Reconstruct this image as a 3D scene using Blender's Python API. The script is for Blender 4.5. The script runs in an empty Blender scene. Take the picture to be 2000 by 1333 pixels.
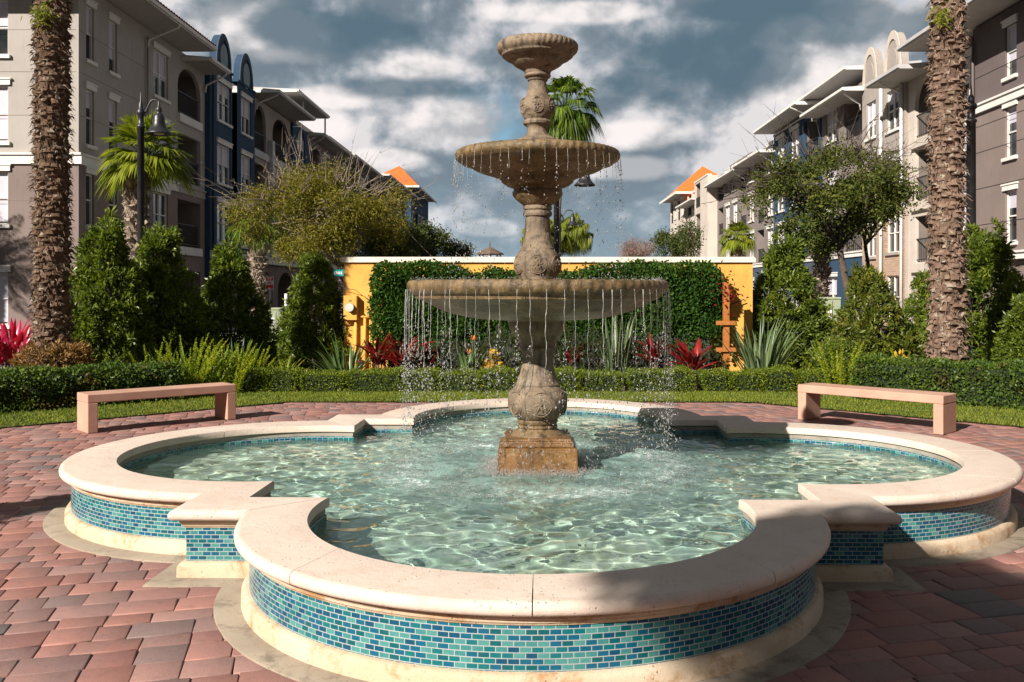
import bpy, math, random
import numpy as np
from mathutils import Vector
rng = np.random.default_rng(7)
random.seed(7)
R = math.radians
pi = math.pi
scene = bpy.context.scene
# ------------------------------------------------------------------ camera
EYE = 1.65
cam = bpy.data.objects.new('camera', bpy.data.cameras.new('camera'))
scene.collection.objects.link(cam)
cam.location = (0, 0, EYE)
cam.rotation_euler = (R(90), 0, 0)
cam.data.lens = 32.5
cam.data.sensor_width = 36
cam.data.shift_x = -0.020
cam.data.shift_y = -0.0483
cam.data.clip_start = 0.05
cam.data.clip_end = 3000
scene.camera = cam
# ------------------------------------------------------------------ light
SUN_EL = R(31.5)
SUN_DIR = Vector((0.64 * math.cos(SUN_EL), 0.768 * math.cos(SUN_EL), -math.sin(SUN_EL)))
sl = bpy.data.lights.new('sun', 'SUN')
sl.energy = 5.0
sl.angle = R(0.5)
sl.color = (1.0, 0.92, 0.83)
so = bpy.data.objects.new('sun', sl)
scene.collection.objects.link(so)
so.rotation_euler = SUN_DIR.to_track_quat('-Z', 'Y').to_euler()
so.location = (-20, -35, 25)
scene.view_settings.view_transform = 'Standard'
scene.view_settings.look = 'None'
scene.view_settings.gamma = 1
scene.view_settings.exposure = 0.84
scene.cycles.max_bounces = 10
scene.cycles.transparent_max_bounces = 16
scene.cycles.sample_clamp_indirect = 6
scene.cycles.caustics_reflective = False
scene.cycles.caustics_refractive = True

# ------------------------------------------------------------------ node helper
class NT:
    def __init__(s, tree):
        s.t = tree; s.n = tree.nodes; s.l = tree.links
        s.n.clear()
    def node(s, typ, ins=None, **attr):
        nd = s.n.new(typ)
        for k, v in attr.items(): setattr(nd, k, v)
        if ins:
            for k, v in ins.items():
                sock = nd.inputs[k]
                if isinstance(v, bpy.types.NodeSocket): s.l.new(v, sock)
                else: sock.default_value = v
        return nd
    def math(s, op, a, b=0.0, c=0.0, clamp=False):
        nd = s.node('ShaderNodeMath', {0: a, 1: b, 2: c}, operation=op); nd.use_clamp = clamp
        return nd.outputs[0]
    def vmath(s, op, a, b=(0, 0, 0)):
        nd = s.node('ShaderNodeVectorMath', {0: a, 1: b}, operation=op)
        return nd.outputs[0]
    def mix(s, f, a, b, blend='MIX'):
        nd = s.n.new('ShaderNodeMix'); nd.data_type = 'RGBA'; nd.blend_type = blend
        for i, v in ((0, f), (6, a), (7, b)):
            if isinstance(v, bpy.types.NodeSocket): s.l.new(v, nd.inputs[i])
            else:
                nd.inputs[i].default_value = (v if i == 0 else (*v[:3], 1))
        return nd.outputs[2]
    def noise(s, vec, scale, detail=4, rough=.55, dist=0.0):
        return s.node('ShaderNodeTexNoise', {'Vector': vec, 'Scale': scale, 'Detail': detail, 'Roughness': rough, 'Distortion': dist}).outputs['Fac']
    def ramp(s, f, stops, interp='LINEAR'):
        nd = s.node('ShaderNodeValToRGB', {0: f}); cr = nd.color_ramp; cr.interpolation = interp
        while len(cr.elements) > 1: cr.elements.remove(cr.elements[-1])
        for i, (p, c) in enumerate(stops):
            e = cr.elements[0] if i == 0 else cr.elements.new(p)
            e.position = p
            e.color = (c, c, c, 1) if isinstance(c, (int, float)) else (*c[:3], 1)
        return nd.outputs[0]
    def smooth(s, v, a, b):
        nd = s.node('ShaderNodeMapRange', {0: v, 1: a, 2: b, 3: 0.0, 4: 1.0}); nd.interpolation_type = 'SMOOTHSTEP'
        return nd.outputs[0]

# ------------------------------------------------------------------ world: sky with broken cloud
w = bpy.data.worlds.new('World'); scene.world = w; w.use_nodes = True
T = NT(w.node_tree)
sky = T.node('ShaderNodeTexSky', sky_type='NISHITA')
sky.sun_disc = False; sky.sun_elevation = SUN_EL; sky.sun_rotation = R(220)
sky.air_density = 1.0; sky.dust_density = 0.6; sky.ozone_density = 2.0
gen = T.node('ShaderNodeTexCoord').outputs['Generated']
sep = T.node('ShaderNodeSeparateXYZ', {0: gen})
dx, dy, dz = sep.outputs
zz = T.math('ADD', T.math('MAXIMUM', dz, 0.0), 0.16)
cx = T.math('DIVIDE', dx, zz); cy = T.math('DIVIDE', dy, zz)
cv = T.node('ShaderNodeCombineXYZ', {0: cx, 1: cy, 2: 0.0}).outputs[0]
# angular coordinates for the large masses
az = T.math('ARCTAN2', dx, dy); el = T.math('ARCSINE', dz)
av = T.node('ShaderNodeCombineXYZ', {0: az, 1: T.math('MULTIPLY', el, 1.25), 2: 0.0}).outputs[0]
wob = T.math('SUBTRACT', T.noise(av, 9.0, 6, .56, .2), .5)
def blob(a0, e0, ra, re, k=0.9):
    qa = T.math('DIVIDE', T.math('SUBTRACT', az, a0), ra)
    qe = T.math('DIVIDE', T.math('SUBTRACT', el, e0), re)
    d = T.math('SQRT', T.math('ADD', T.math('MULTIPLY', qa, qa), T.math('MULTIPLY', qe, qe)))
    d = T.math('ADD', d, T.math('MULTIPLY', wob, k * 2.2))
    return T.smooth(d, 1.15, 0.55)
def px(x, y): return (math.atan((x - 1040) / 1806), math.atan((570 - y) / 1806 * math.cos(math.atan((x - 1040) / 1806))))
n1 = T.noise(av, 4.6, 6, .50, .15)
n2 = T.noise(T.vmath('ADD', av, (3.1, 1.7, .4)), 13.0, 5, .52, .2)
n1b = T.noise(T.vmath('ADD', av, (-.018, .045, 0)), 4.6, 6, .50, .15)
n2b = T.noise(T.vmath('ADD', av, (3.1 - .008, 1.7 + .018, .4)), 13.0, 5, .52, .2)
relief = T.math('ADD', T.math('MULTIPLY', T.math('SUBTRACT', n1, n1b), 2.3), T.math('MULTIPLY', T.math('SUBTRACT', n2, n2b), .85))
light = T.smooth(T.math('ADD', relief, T.math('ADD', T.math('MULTIPLY', n1, .72), T.math('MULTIPLY', n2, .28))), .30, .74)
cloudcol = T.ramp(light, [(0, (.15, .195, .235)), (.35, (.24, .285, .325)), (.6, (.36, .385, .42)), (.85, (.50, .50, .525)), (1, (.66, .635, .64))])
dark = None; bright = None
for (x, y, a, b) in ((1400, 105, .11, .05), (1300, 165, .07, .028), (800, 172, .08, .016), (640, 55, .10, .03), (1900, 30, .12, .03), (1640, 40, .08, .03), (1450, 20, .1, .02), (760, 70, .05, .02)):
    a0, e0 = px(x, y); bb = blob(a0, e0, a, b)
    dark = bb if dark is None else T.math('MAXIMUM', dark, bb)
for (x, y, a, b) in ((820, 130, .06, .018), (1600, 150, .07, .05), (1560, 75, .05, .02), (520, 60, .08, .03), (1120, 25, .12, .012), (950, 445, .04, .010), (1200, 330, .06, .012), (740, 310, .05, .012), (1700, 60, .05, .05), (640, 190, .04, .012), (880, 240, .07, .03), (600, 250, .05, .02), (1250, 260, .06, .015)):
    a0, e0 = px(x, y); bb = blob(a0, e0, a, b)
    bright = bb if bright is None else T.math('MAXIMUM', bright, bb)
cloudcol = T.mix(T.math('MULTIPLY', bright, T.math('ADD', .35, T.math('MULTIPLY', light, .6))), cloudcol, (.84, .78, .76))
cloudcol = T.mix(T.math('MULTIPLY', dark, .8), cloudcol, (.075, .135, .18))
gap = T.smooth(T.noise(T.vmath('ADD', av, (9.2, 4.0, 0)), 4.2, 5, .5, .2), .63, .76)
teal = T.ramp(T.math('MULTIPLY', el, 2.0), [(0, (.30, .45, .55)), (.3, (.17, .38, .50)), (1, (.07, .22, .36))])
skyblue = T.mix(.6, T.mix(1.0, sky.outputs[0], (.10, .10, .10), 'MULTIPLY'), teal)
full = T.mix(T.math('MULTIPLY', gap, T.math('SUBTRACT', 1, T.math('MAXIMUM', dark, bright))), cloudcol, skyblue)
# brightening to the horizon
hz = T.smooth(el, .16, .0)
full = T.mix(T.math('MULTIPLY', hz, .45), full, (.34, .47, .56))
low = T.smooth(dz, -.02, -.25)
full = T.mix(low, full, (.10, .09, .08))
beh = T.math('SUBTRACT', 1.0, T.math('MULTIPLY', T.math('MAXIMUM', T.smooth(el, .36, .62), T.smooth(dy, .35, -.1)), .62))  # unseen sky behind the camera and overhead dimmed to cut fill light
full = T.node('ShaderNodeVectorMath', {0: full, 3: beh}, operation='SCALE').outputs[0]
full10 = T.mix(1.0, full, (10, 10, 10), 'MULTIPLY')
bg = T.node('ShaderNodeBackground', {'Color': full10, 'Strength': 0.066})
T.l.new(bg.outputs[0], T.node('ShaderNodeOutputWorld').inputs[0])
try: w.cycles.sampling_method = 'MANUAL'; w.cycles.sample_map_resolution = 512
except Exception: pass

# ------------------------------------------------------------------ objects
COL = scene.collection
def wloc(o):
    v = Vector((0, 0, 0))
    while o is not None: v = v + o.location; o = o.parent
    return v
def tag(o, label=None, cat=None, group=None, kind=None):
    if label: o['label'] = label
    if cat: o['category'] = cat
    if group: o['group'] = group
    if kind: o['kind'] = kind
    return o
def thing(name, label, cat, loc=(0, 0, 0), group=None, rotz=0):
    o = bpy.data.objects.new(name, None); COL.objects.link(o); o.empty_display_size = .2
    o.location = loc; o.rotation_euler = (0, 0, rotz)
    return tag(o, label, cat, group)
def obj(name, V, F, mat, parent=None, smooth=False, uv=None):
    """V (n,3) array in world coordinates (relative to the unrotated parent), F list / (m,k) array of faces"""
    V = np.asarray(V, dtype=np.float64).reshape(-1, 3)
    if parent is not None: V = V - np.array(wloc(parent))
    me = bpy.data.meshes.new(name)
    if isinstance(F, np.ndarray):
        m, k = F.shape
        me.vertices.add(len(V)); me.vertices.foreach_set('co', V.astype(np.float32).ravel())
        me.loops.add(m * k); me.loops.foreach_set('vertex_index', F.astype(np.int32).ravel())
        me.polygons.add(m); me.polygons.foreach_set('loop_start', np.arange(0, m * k, k, dtype=np.int32))
        me.polygons.foreach_set('loop_total', np.full(m, k, dtype=np.int32))
        me.update(calc_edges=True)
    else:
        me.from_pydata([tuple(v) for v in V], [], [tuple(int(i) for i in f) for f in F])
    if uv is not None:
        ul = me.uv_layers.new(name='UVMap')
        idx = np.zeros(len(me.loops), dtype=np.int32); me.loops.foreach_get('vertex_index', idx)
        ul.data.foreach_set('uv', np.asarray(uv, dtype=np.float32)[idx].ravel())
    me.materials.append(mat)
    if smooth: me.polygons.foreach_set('use_smooth', np.ones(len(me.polygons), dtype=bool))
    me.update()
    o = bpy.data.objects.new(name, me); COL.objects.link(o)
    if parent is not None: o.parent = parent
    return o
class MB:
    def __init__(s): s.v = []; s.f = []; s.n = 0
    def add(s, V, F):
        V = np.asarray(V, float).reshape(-1, 3); s.v.append(V)
        s.f += [tuple(int(i) + s.n for i in f) for f in F]; s.n += len(V); return s
    def box(s, x0, x1, y0, y1, z0, z1, fr=None):
        P = [(x, y, z) for x in (x0, x1) for y in (y0, y1) for z in (z0, z1)]
        if fr: P = [fr(*p) for p in P]
        return s.add(P, [(0, 1, 3, 2), (4, 6, 7, 5), (0, 4, 5, 1), (2, 3, 7, 6), (0, 2, 6, 4), (1, 5, 7, 3)])
    def tube(s, pts, rad, k=8, cap=True):
        V, F = tube(pts, rad, k, cap); return s.add(V, F)
    def build(s, name, mat, parent=None, smooth=False):
        return obj(name, np.concatenate(s.v), s.f, mat, parent, smooth)
def tube(pts, rad, k=8, cap=True):
    pts = np.asarray(pts, float); n = len(pts)
    rad = np.full(n, rad) if np.isscalar(rad) else np.asarray(rad, float)
    d = np.gradient(pts, axis=0); d /= np.linalg.norm(d, axis=1)[:, None] + 1e-12
    ref = np.array([0., 0, 1]) if abs(d[0][2]) < .9 else np.array([1., 0, 0])
    V = []
    for i in range(n):
        a = np.cross(d[i], ref); a /= np.linalg.norm(a) + 1e-12; b = np.cross(a, d[i])
        ref = b
        t = np.arange(k) / k * 2 * pi
        V.append(pts[i] + rad[i] * (np.cos(t)[:, None] * a + np.sin(t)[:, None] * b))
    V = np.concatenate(V); F = []
    for i in range(n - 1):
        for j in range(k):
            F.append((i * k + j, i * k + (j + 1) % k, (i + 1) * k + (j + 1) % k, (i + 1) * k + j))
    if cap: F.append(tuple(range(k))[::-1]); F.append(tuple((n - 1) * k + j for j in range(k)))
    return V, F
def lathe(prof, k=64, mod=None, centre=(0, 0)):
    """prof: list of (r, z) ; mod(i, theta)->(dr, dz)"""
    t = np.arange(k) / k * 2 * pi; V = []
    for i, (r, z) in enumerate(prof):
        dr = np.zeros(k); dzz = np.zeros(k)
        if mod:
            m = mod(i, t)
            if m is not None: dr, dzz = m
        V.append(np.stack([centre[0] + (r + dr) * np.cos(t), centre[1] + (r + dr) * np.sin(t), z + dzz], 1))
    V = np.concatenate(V); n = len(prof); F = []
    for i in range(n - 1):
        a = np.arange(k); b = (a + 1) % k
        F.append(np.stack([i * k + a, i * k + b, (i + 1) * k + b, (i + 1) * k + a], 1))
    return V, np.concatenate(F)
def dup(o, loc=None, rotz=None, scale=None, label=None, parent=None):
    c = o.copy(); COL.objects.link(c)
    if parent is not None: c.parent = parent
    for ch in list(o.children): dup(ch, parent=c)
    if loc is not None: c.location = loc
    if rotz is not None: c.rotation_euler = (0, 0, rotz)
    if scale is not None: c.scale = scale if not np.isscalar(scale) else (scale,) * 3
    if label: c['label'] = label
    return c

# ------------------------------------------------------------------ materials
def pmat(name, col, rough=.8, var=.12, scale=2.0, bump=.15, bscale=40, spec=.3, col2=None, streak=False, coord='Object', metallic=0, dirt=None):
    m = bpy.data.materials.new(name); m.use_nodes = True; t = NT(m.node_tree)
    co = t.node('ShaderNodeTexCoord').outputs[coord]
    f = t.noise(co, scale, 6, .6)
    f = t.smooth(f, .3, .7)
    c2 = col2 if col2 else tuple(min(1, c * (1 + var)) for c in col)
    c1 = tuple(c * (1 - var) for c in col) if not col2 else col
    c = t.mix(f, c1, c2)
    f2 = t.noise(co, bscale, 5, .6)
    c = t.mix(t.math('MULTIPLY', t.smooth(f2, .35, .75), var), c, tuple(x * .6 for x in col))
    if streak:
        mp = t.node('ShaderNodeMapping', {0: co, 3: (3.0, 3.0, .25)}).outputs[0]
        s = t.smooth(t.noise(mp, 3.0, 5, .6), .5, .75)
        c = t.mix(t.math('MULTIPLY', s, .25), c, tuple(x * .55 for x in col))
    if dirt:
        s = t.smooth(t.noise(co, dirt[1], 6, .65, .3), dirt[2], dirt[2] + .18)
        c = t.mix(t.math('MULTIPLY', s, dirt[3]), c, dirt[0])
    b = t.node('ShaderNodeBsdfPrincipled', {'Base Color': c, 'Roughness': rough, 'Metallic': metallic, 'Specular IOR Level': spec})
    if bump:
        bp = t.node('ShaderNodeBump', {'Height': f2, 'Strength': bump, 'Distance': .02})
        t.l.new(bp.outputs[0], b.inputs['Normal'])
    t.l.new(b.outputs[0], t.node('ShaderNodeOutputMaterial').inputs[0])
    return m
def leafmat(name, cols, trans=.35, rough=.45, spec=.35, patch=None):
    """cols: list of colours chosen per leaf"""
    m = bpy.data.materials.new(name); m.use_nodes = True; t = NT(m.node_tree)
    rnd = t.node('ShaderNodeNewGeometry').outputs['Random Per Island']
    c = t.ramp(rnd, [(i / max(1, len(cols) - 1), cc) for i, cc in enumerate(cols)])
    co = t.node('ShaderNodeTexCoord').outputs['Object']
    f = t.smooth(t.noise(co, 1.7, 3, .5), .35, .65)
    c = t.mix(f, c, t.mix(1.0, c, (1.25, 1.15, .9), 'MULTIPLY'))
    if patch:
        g = t.smooth(t.noise(co, patch[1], 3, .6), patch[2], patch[2] + .12)
        c = t.mix(t.math('MULTIPLY', g, patch[3]), c, patch[0])
    b = t.node('ShaderNodeBsdfPrincipled', {'Base Color': c, 'Roughness': rough, 'Specular IOR Level': spec})
    tr = t.node('ShaderNodeBsdfTranslucent', {'Color': t.mix(1.0, c, (1.3, 1.35, .6), 'MULTIPLY')})
    mx = t.node('ShaderNodeMixShader', {0: trans, 1: b.outputs[0], 2: tr.outputs[0]})
    t.l.new(mx.outputs[0], t.node('ShaderNodeOutputMaterial').inputs[0])
    return m
# ================================================================== the pool
PC = np.array([0.04, 7.31])
PROT = R(-1.2)        # pool centre
LC, RO, PO = 1.96, 1.645, 2.08      # lobe centre distance, outer radius, pier corner
RI, PI_ = 1.26, 1.72
COP = 0.40; WATER = 0.27; BED = -0.02
def outline(r, p, na=72, npier=10):
    """closed quatrefoil: arcs of radius r about lobe centres, square corners at p. returns pts, segment tags"""
    x = math.sqrt(max(0.0001, r * r - (p - LC) ** 2)) if abs(p - LC) < r else 0
    base = []
    a0 = math.atan2(-(p - LC), -x); a1 = math.atan2(-(p - LC), x)
    if a0 > 0: a0 -= 2 * pi
    if a1 > a0 + 2 * pi: a1 -= 2 * pi
    # front lobe, from left end through the bottom to the right end
    if a1 < a0: a1 += 2 * pi
    for a in np.linspace(a0, a1, na): base.append((r * math.cos(a), -LC + r * math.sin(a)))
    for s in np.linspace(0, 1, npier)[1:-1]: base.append((x + (p - x) * s, -p))
    base.append((p, -p))
    for s in np.linspace(0, 1, npier)[1:-1]: base.append((p, -p + (p - x) * s))
    base = np.array(base); out = []
    for q in range(4):
        c, s = math.cos(q * pi / 2 + PROT), math.sin(q * pi / 2 + PROT)
        out.append(np.stack([base[:, 0] * c - base[:, 1] * s, base[:, 0] * s + base[:, 1] * c], 1))
    return np.concatenate(out) + PC
NQ = 72 + 8 + 1 + 8
def outer(e): return outline(RO - e, PO - e)
def inner(e): return outline(RI + e, PI_ + e)
def sweep(rings, closed=True):
    """rings: list of (pts(n,2), z) -> verts, quads, uv (u = length, v = z)"""
    n = len(rings[0][0]); V = []; UV = []
    ref = rings[0][0]; seg = np.linalg.norm(np.roll(ref, -1, 0) - ref, axis=1)
    V = []
    for pts, z in rings:
        P = np.concatenate([pts, pts[:1]]) if closed else pts
        V.append(np.stack([P[:, 0], P[:, 1], np.full(len(P), z)], 1))
        u = np.concatenate([[0], np.cumsum(seg)])[:len(P)]
        UV.append(np.stack([u, np.full(len(P), z)], 1))
    m = n + 1 if closed else n
    F = []
    for i in range(len(rings) - 1):
        a = np.arange(m - 1)
        F.append(np.stack([i * m + a, i * m + a + 1, (i + 1) * m + a + 1, (i + 1) * m + a], 1))
    return np.concatenate(V), np.concatenate(F), np.concatenate(UV)

def stone_mat(name, c1, c2, stain, amount, rough=.85, pits=.25):
    m = bpy.data.materials.new(name); m.use_nodes = True; t = NT(m.node_tree)
    co = t.node('ShaderNodeTexCoord').outputs['Object']
    c = t.mix(t.smooth(t.noise(co, 2.2, 6, .6), .3, .7), c1, c2)
    fine = t.noise(co, 160, 4, .7)
    c = t.mix(t.math('MULTIPLY', t.smooth(fine, .45, .75), .6), c, tuple(x * .66 for x in c1))
    st = t.smooth(t.noise(co, 5.5, 8, .74, .3), .48, .68)
    c = t.mix(t.math('MULTIPLY', st, amount), c, stain)
    pit = t.smooth(t.node('ShaderNodeTexVoronoi', {'Vector': co, 'Scale': 38.0}).outputs['Distance'], .24, .08)
    pit = t.math('MULTIPLY', pit, t.smooth(t.noise(co, 9, 3), .48, .60))
    c = t.mix(t.math('MULTIPLY', pit, .6), c, tuple(x * .35 for x in c1))
    h = t.math('SUBTRACT', t.math('ADD', t.math('MULTIPLY', fine, .25), t.math('MULTIPLY', t.noise(co, 22, 5, .6), .6)), t.math('MULTIPLY', pit, 1.2))
    bp = t.node('ShaderNodeBump', {'Height': h, 'Strength': pits, 'Distance': .012})
    b = t.node('ShaderNodeBsdfPrincipled', {'Base Color': c, 'Roughness': rough, 'Specular IOR Level': .25, 'Normal': bp.outputs[0]})
    t.l.new(b.outputs[0], t.node('ShaderNodeOutputMaterial').inputs[0])
    return m
M = {}
M['coping'] = stone_mat('coping stone', (.60, .49, .41), (.66, .555, .475), (.42, .29, .19), .28, .85, .45)
M['course'] = stone_mat('cream render', (.50, .385, .26), (.60, .485, .36), (.34, .18, .07), .85, .85, .5)
M['footing'] = stone_mat('concrete footing', (.25, .205, .155), (.33, .275, .21), (.12, .095, .07), .75)
M['innerwall'] = stone_mat('pool inner render', (.28, .25, .21), (.36, .33, .28), (.13, .12, .10), .6)

def mosaic(name, tw=.0495, th=.0243):
    m = bpy.data.materials.new(name); m.use_nodes = True; t = NT(m.node_tree)
    uv = t.node('ShaderNodeUVMap').outputs[0]
    sp = t.node('ShaderNodeSeparateXYZ', {0: uv}); u, v = sp.outputs[0], sp.outputs[1]
    rv = t.math('DIVIDE', v, th); row = t.math('FLOOR', rv); fv = t.math('FRACT', rv)
    off = t.math('MULTIPLY', t.math('MODULO', row, 2.0), .5)
    ru = t.math('ADD', t.math('DIVIDE', u, tw), off); cc = t.math('FLOOR', ru); fu = t.math('FRACT', ru)
    vec = t.node('ShaderNodeCombineXYZ', {0: cc, 1: row, 2: 3.7}).outputs[0]
    wn = t.node('ShaderNodeTexWhiteNoise', {0: vec})
    col = t.ramp(wn.outputs['Value'], [(0, (.04, .185, .185)), (.15, (.06, .22, .21)), (.30, (.004, .12, .135)), (.50, (.003, .085, .10)), (.62, (.004, .09, .155)), (.86, (.003, .06, .115))], 'CONSTANT')
    co = t.node('ShaderNodeTexCoord').outputs['Object']
    col = t.mix(t.math('MULTIPLY', t.smooth(t.noise(co, 70, 3), .4, .7), .35), col, t.mix(1.0, col, (1.7, 1.5, 1.35), 'MULTIPLY'))
    gu, gv = .035, .075
    eu = t.math('MINIMUM', fu, t.math('SUBTRACT', 1, fu)); ev = t.math('MINIMUM', fv, t.math('SUBTRACT', 1, fv))
    mu = t.smooth(eu, gu * .8, gu * 1.4); mv = t.smooth(ev, gv * .8, gv * 1.4)
    tile = t.math('MULTIPLY', mu, mv)
    grout = t.mix(t.smooth(t.noise(co, 5, 4), .4, .7), (.34, .37, .36), (.26, .29, .29))
    c = t.mix(tile, grout, col)
    rgh = t.math('SUBTRACT', .8, t.math('MULTIPLY', tile, .62))
    bp = t.node('ShaderNodeBump', {'Height': t.math('ADD', tile, t.math('MULTIPLY', wn.outputs['Value'], .3)), 'Strength': .35, 'Distance': .003})
    b = t.node('ShaderNodeBsdfPrincipled', {'Base Color': c, 'Roughness': rgh, 'Specular IOR Level': .5, 'Normal': bp.outputs[0]})
    t.l.new(b.outputs[0], t.node('ShaderNodeOutputMaterial').inputs[0])
    return m
M['mosaic'] = mosaic('glass mosaic')

pool = thing('fountain_pool', 'quatrefoil stone-coped pool with blue and teal mosaic band, the basin round the tiered fountain', 'pool', (PC[0], PC[1], 0))
# coping, one part per stone
cop_rings = [(inner(.012), COP - .062), (inner(.0), COP - .055), (inner(0), COP - .008), (inner(.006), COP)]
cop_rings += [(outer(.035), COP), (outer(.018), COP - .003), (outer(.006), COP - .013), (outer(.0), COP - .028), (outer(.001), COP - .044), (outer(.008), COP - .056), (outer(.022), COP - .063), (outer(.06), COP - .065)]
splits = []
for q in range(4):
    b0 = q * NQ
    splits += [b0 + 0, b0 + 19, b0 + 36, b0 + 53, b0 + 71]
N4 = 4 * NQ
for i in range(len(splits)):
    a, b = splits[i], splits[(i + 1) % len(splits)]
    if b <= a: b += N4
    idx = np.arange(a, b + 1) % N4
    V, F, UV = [], [], []
    for pts, z in cop_rings:
        P = pts[idx].copy()
        # a 4 mm joint at each end
        for e, f in ((0, 1), (-1, -2)):
            d = P[f] - P[e]; P[e] = P[e] + d / np.linalg.norm(d) * .0025
        jit = (math.sin(i * 7.3) * .0012)
        V.append(np.stack([P[:, 0], P[:, 1], np.full(len(P), z + jit)], 1))
    m = len(idx); V = np.concatenate(V); F = []
    for r_ in range(len(cop_rings)):
        r2 = (r_ + 1) % len(cop_rings)
        for k in range(m - 1): F.append((r_ * m + k, r_ * m + k + 1, r2 * m + k + 1, r2 * m + k))
    F.append(tuple(r_ * m for r_ in range(len(cop_rings)))); F.append(tuple(r_ * m + m - 1 for r_ in range(len(cop_rings)))[::-1])
    o = obj('coping_stone', V, F, M['coping'], pool)
    for poly in o.data.polygons: poly.use_smooth = len(poly.vertices) == 4 
    o.data.update()
    md = o.modifiers.new('es', 'EDGE_SPLIT'); md.split_angle = R(50)
def ringpart(name, rings, mat, parent=pool, smooth=False):
    V, F, UV = sweep(rings); o = obj(name, V, F, mat, parent, smooth, uv=UV)
    if smooth:
        md = o.modifiers.new('es', 'EDGE_SPLIT'); md.split_angle = R(40)
    return o
ringpart('moulding', [(outer(.30), .336), (outer(.052), .336), (outer(.050), .318), (outer(.058), .312), (outer(.060), .300), (outer(.070), .292), (outer(.072), .2855), (outer(.30), .2855)], M['course'], smooth=True)
TB = 4 * .0243 - .0243 * .2
ringpart('tile_band', [(outer(.078), .2868), (outer(.078), .0925)], M['mosaic'], smooth=True)
ringpart('base_course', [(outer(.30), .0925), (outer(.066), .0925), (outer(.05), .085), (outer(.038), .066), (outer(.036), -.02)], M['course'], smooth=True)
ringpart('footing', [(outer(.10), .006), (outer(-.095), .006), (outer(-.10), .0), (outer(-.10), -.05)], M['footing'])
ringpart('inner_wall', [(inner(.28), COP - .066), (inner(.018), COP - .066), (inner(.018), .300)], M['innerwall'], smooth=True)
ringpart('waterline_tile', [(inner(.02), .3005), (inner(.012), .3005), (inner(.012), .10)], M['mosaic'], smooth=True)
ringpart('lower_wall', [(inner(.0125), .0995), (inner(.0125), BED)], pmat('pool lining', (.30, .46, .40), .7, .2, 3), smooth=True)

# pool bed, painted pale turquoise, with algae
def bedmat():
    m = bpy.data.materials.new('pool bed'); m.use_nodes = True; t = NT(m.node_tree)
    co = t.node('ShaderNodeTexCoord').outputs['Object']
    c = t.mix(t.smooth(t.noise(co, .9, 5, .6, .5), .35, .65), (.48, .64, .54), (.62, .70, .55))
    c = t.mix(t.math('MULTIPLY', t.smooth(t.noise(co, 3.5, 6, .65, .6), .5, .7), .75), c, (.24, .29, .17))
    c = t.mix(t.math('MULTIPLY', t.smooth(t.noise(co, 14, 4, .6, .6), .58, .72), .6), c, (.10, .13, .09))
    b = t.node('ShaderNodeBsdfPrincipled', {'Base Color': c, 'Roughness': .8})
    t.l.new(b.outputs[0], t.node('ShaderNodeOutputMaterial').inputs[0])
    return m
bo = inner(.012); n = len(bo)
V = np.concatenate([np.column_stack([bo, np.full(n, BED)]), [[PC[0], PC[1], BED]]])
bed = obj('pool_bed', V, [(i, (i + 1) % n, n) for i in range(n)], bedmat(), pool)

# water surface: real ripples
def ripple(X, Y, rs=np.random.default_rng(3)):
    Z = np.zeros_like(X)
    dx_, dy_ = X - PC[0], Y - PC[1]; rr = np.hypot(dx_, dy_)
    # amplitude strongest where the curtain lands
    for k in range(54):
        lam = .08 + .27 * rs.random() ** 1.5; a = rs.random() * 2 * pi; ph = rs.random() * 2 * pi
        kx, ky = math.cos(a) * 2 * pi / lam, math.sin(a) * 2 * pi / lam
        wx = .12 * np.sin(dy_ * 2.1 + ph) ; wy = .12 * np.sin(dx_ * 1.7 + ph * 2)
        Z += lam ** 0.95 * .0031 * np.sin(kx * (X + wx) + ky * (Y + wy) + ph)
    for k in range(26):
        a = k / 26 * 2 * pi + rs.random() * .2; r0 = 1.03 if k % 3 else .62
        px_, py_ = PC[0] + r0 * math.cos(a), PC[1] + r0 * math.sin(a)
        d = np.hypot(X - px_, Y - py_); lam = .07 + .03 * rs.random()
        Z += .0018 * np.sin(d * 2 * pi / lam + rs.random() * 6) * np.exp(-d * 2.6)
    return Z * (0.85 + .5 * np.exp(-(rr - 1.0) ** 2))
G = .022
gx = np.arange(PC[0] - 3.35, PC[0] + 3.35, G); gy = np.arange(PC[1] - 3.35, PC[1] + 3.35, G)
XX, YY = np.meshgrid(gx, gy)
wx0, wy0 = XX - PC[0], YY - PC[1]
e = .02
def inside(x, y, e):
    ok = np.zeros_like(x, bool); x, y = x * math.cos(PROT) + y * math.sin(PROT), -x * math.sin(PROT) + y * math.cos(PROT)
    for (cx_, cy_) in ((0, -LC), (0, LC), (-LC, 0), (LC, 0)): ok |= (x - cx_) ** 2 + (y - cy_) ** 2 < (RI + e) ** 2
    ok |= (abs(x) < PI_ + e) & (abs(y) < PI_ + e)
    return ok
ok = inside(wx0, wy0, .045)
ZZ = WATER + ripple(XX, YY)
idx = -np.ones(XX.shape, int)
cell = ok[:-1, :-1] & ok[1:, :-1] & ok[:-1, 1:] & ok[1:, 1:]
ny, nx = XX.shape
lin = np.arange(nx * ny).reshape(ny, nx)
F = np.stack([lin[:-1, :-1][cell], lin[:-1, 1:][cell], lin[1:, 1:][cell], lin[1:, :-1][cell]], 1)
used = np.unique(F); remap = -np.ones(nx * ny, int); remap[used] = np.arange(len(used))
Vw = np.stack([XX.ravel()[used], YY.ravel()[used], ZZ.ravel()[used]], 1)
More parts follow.
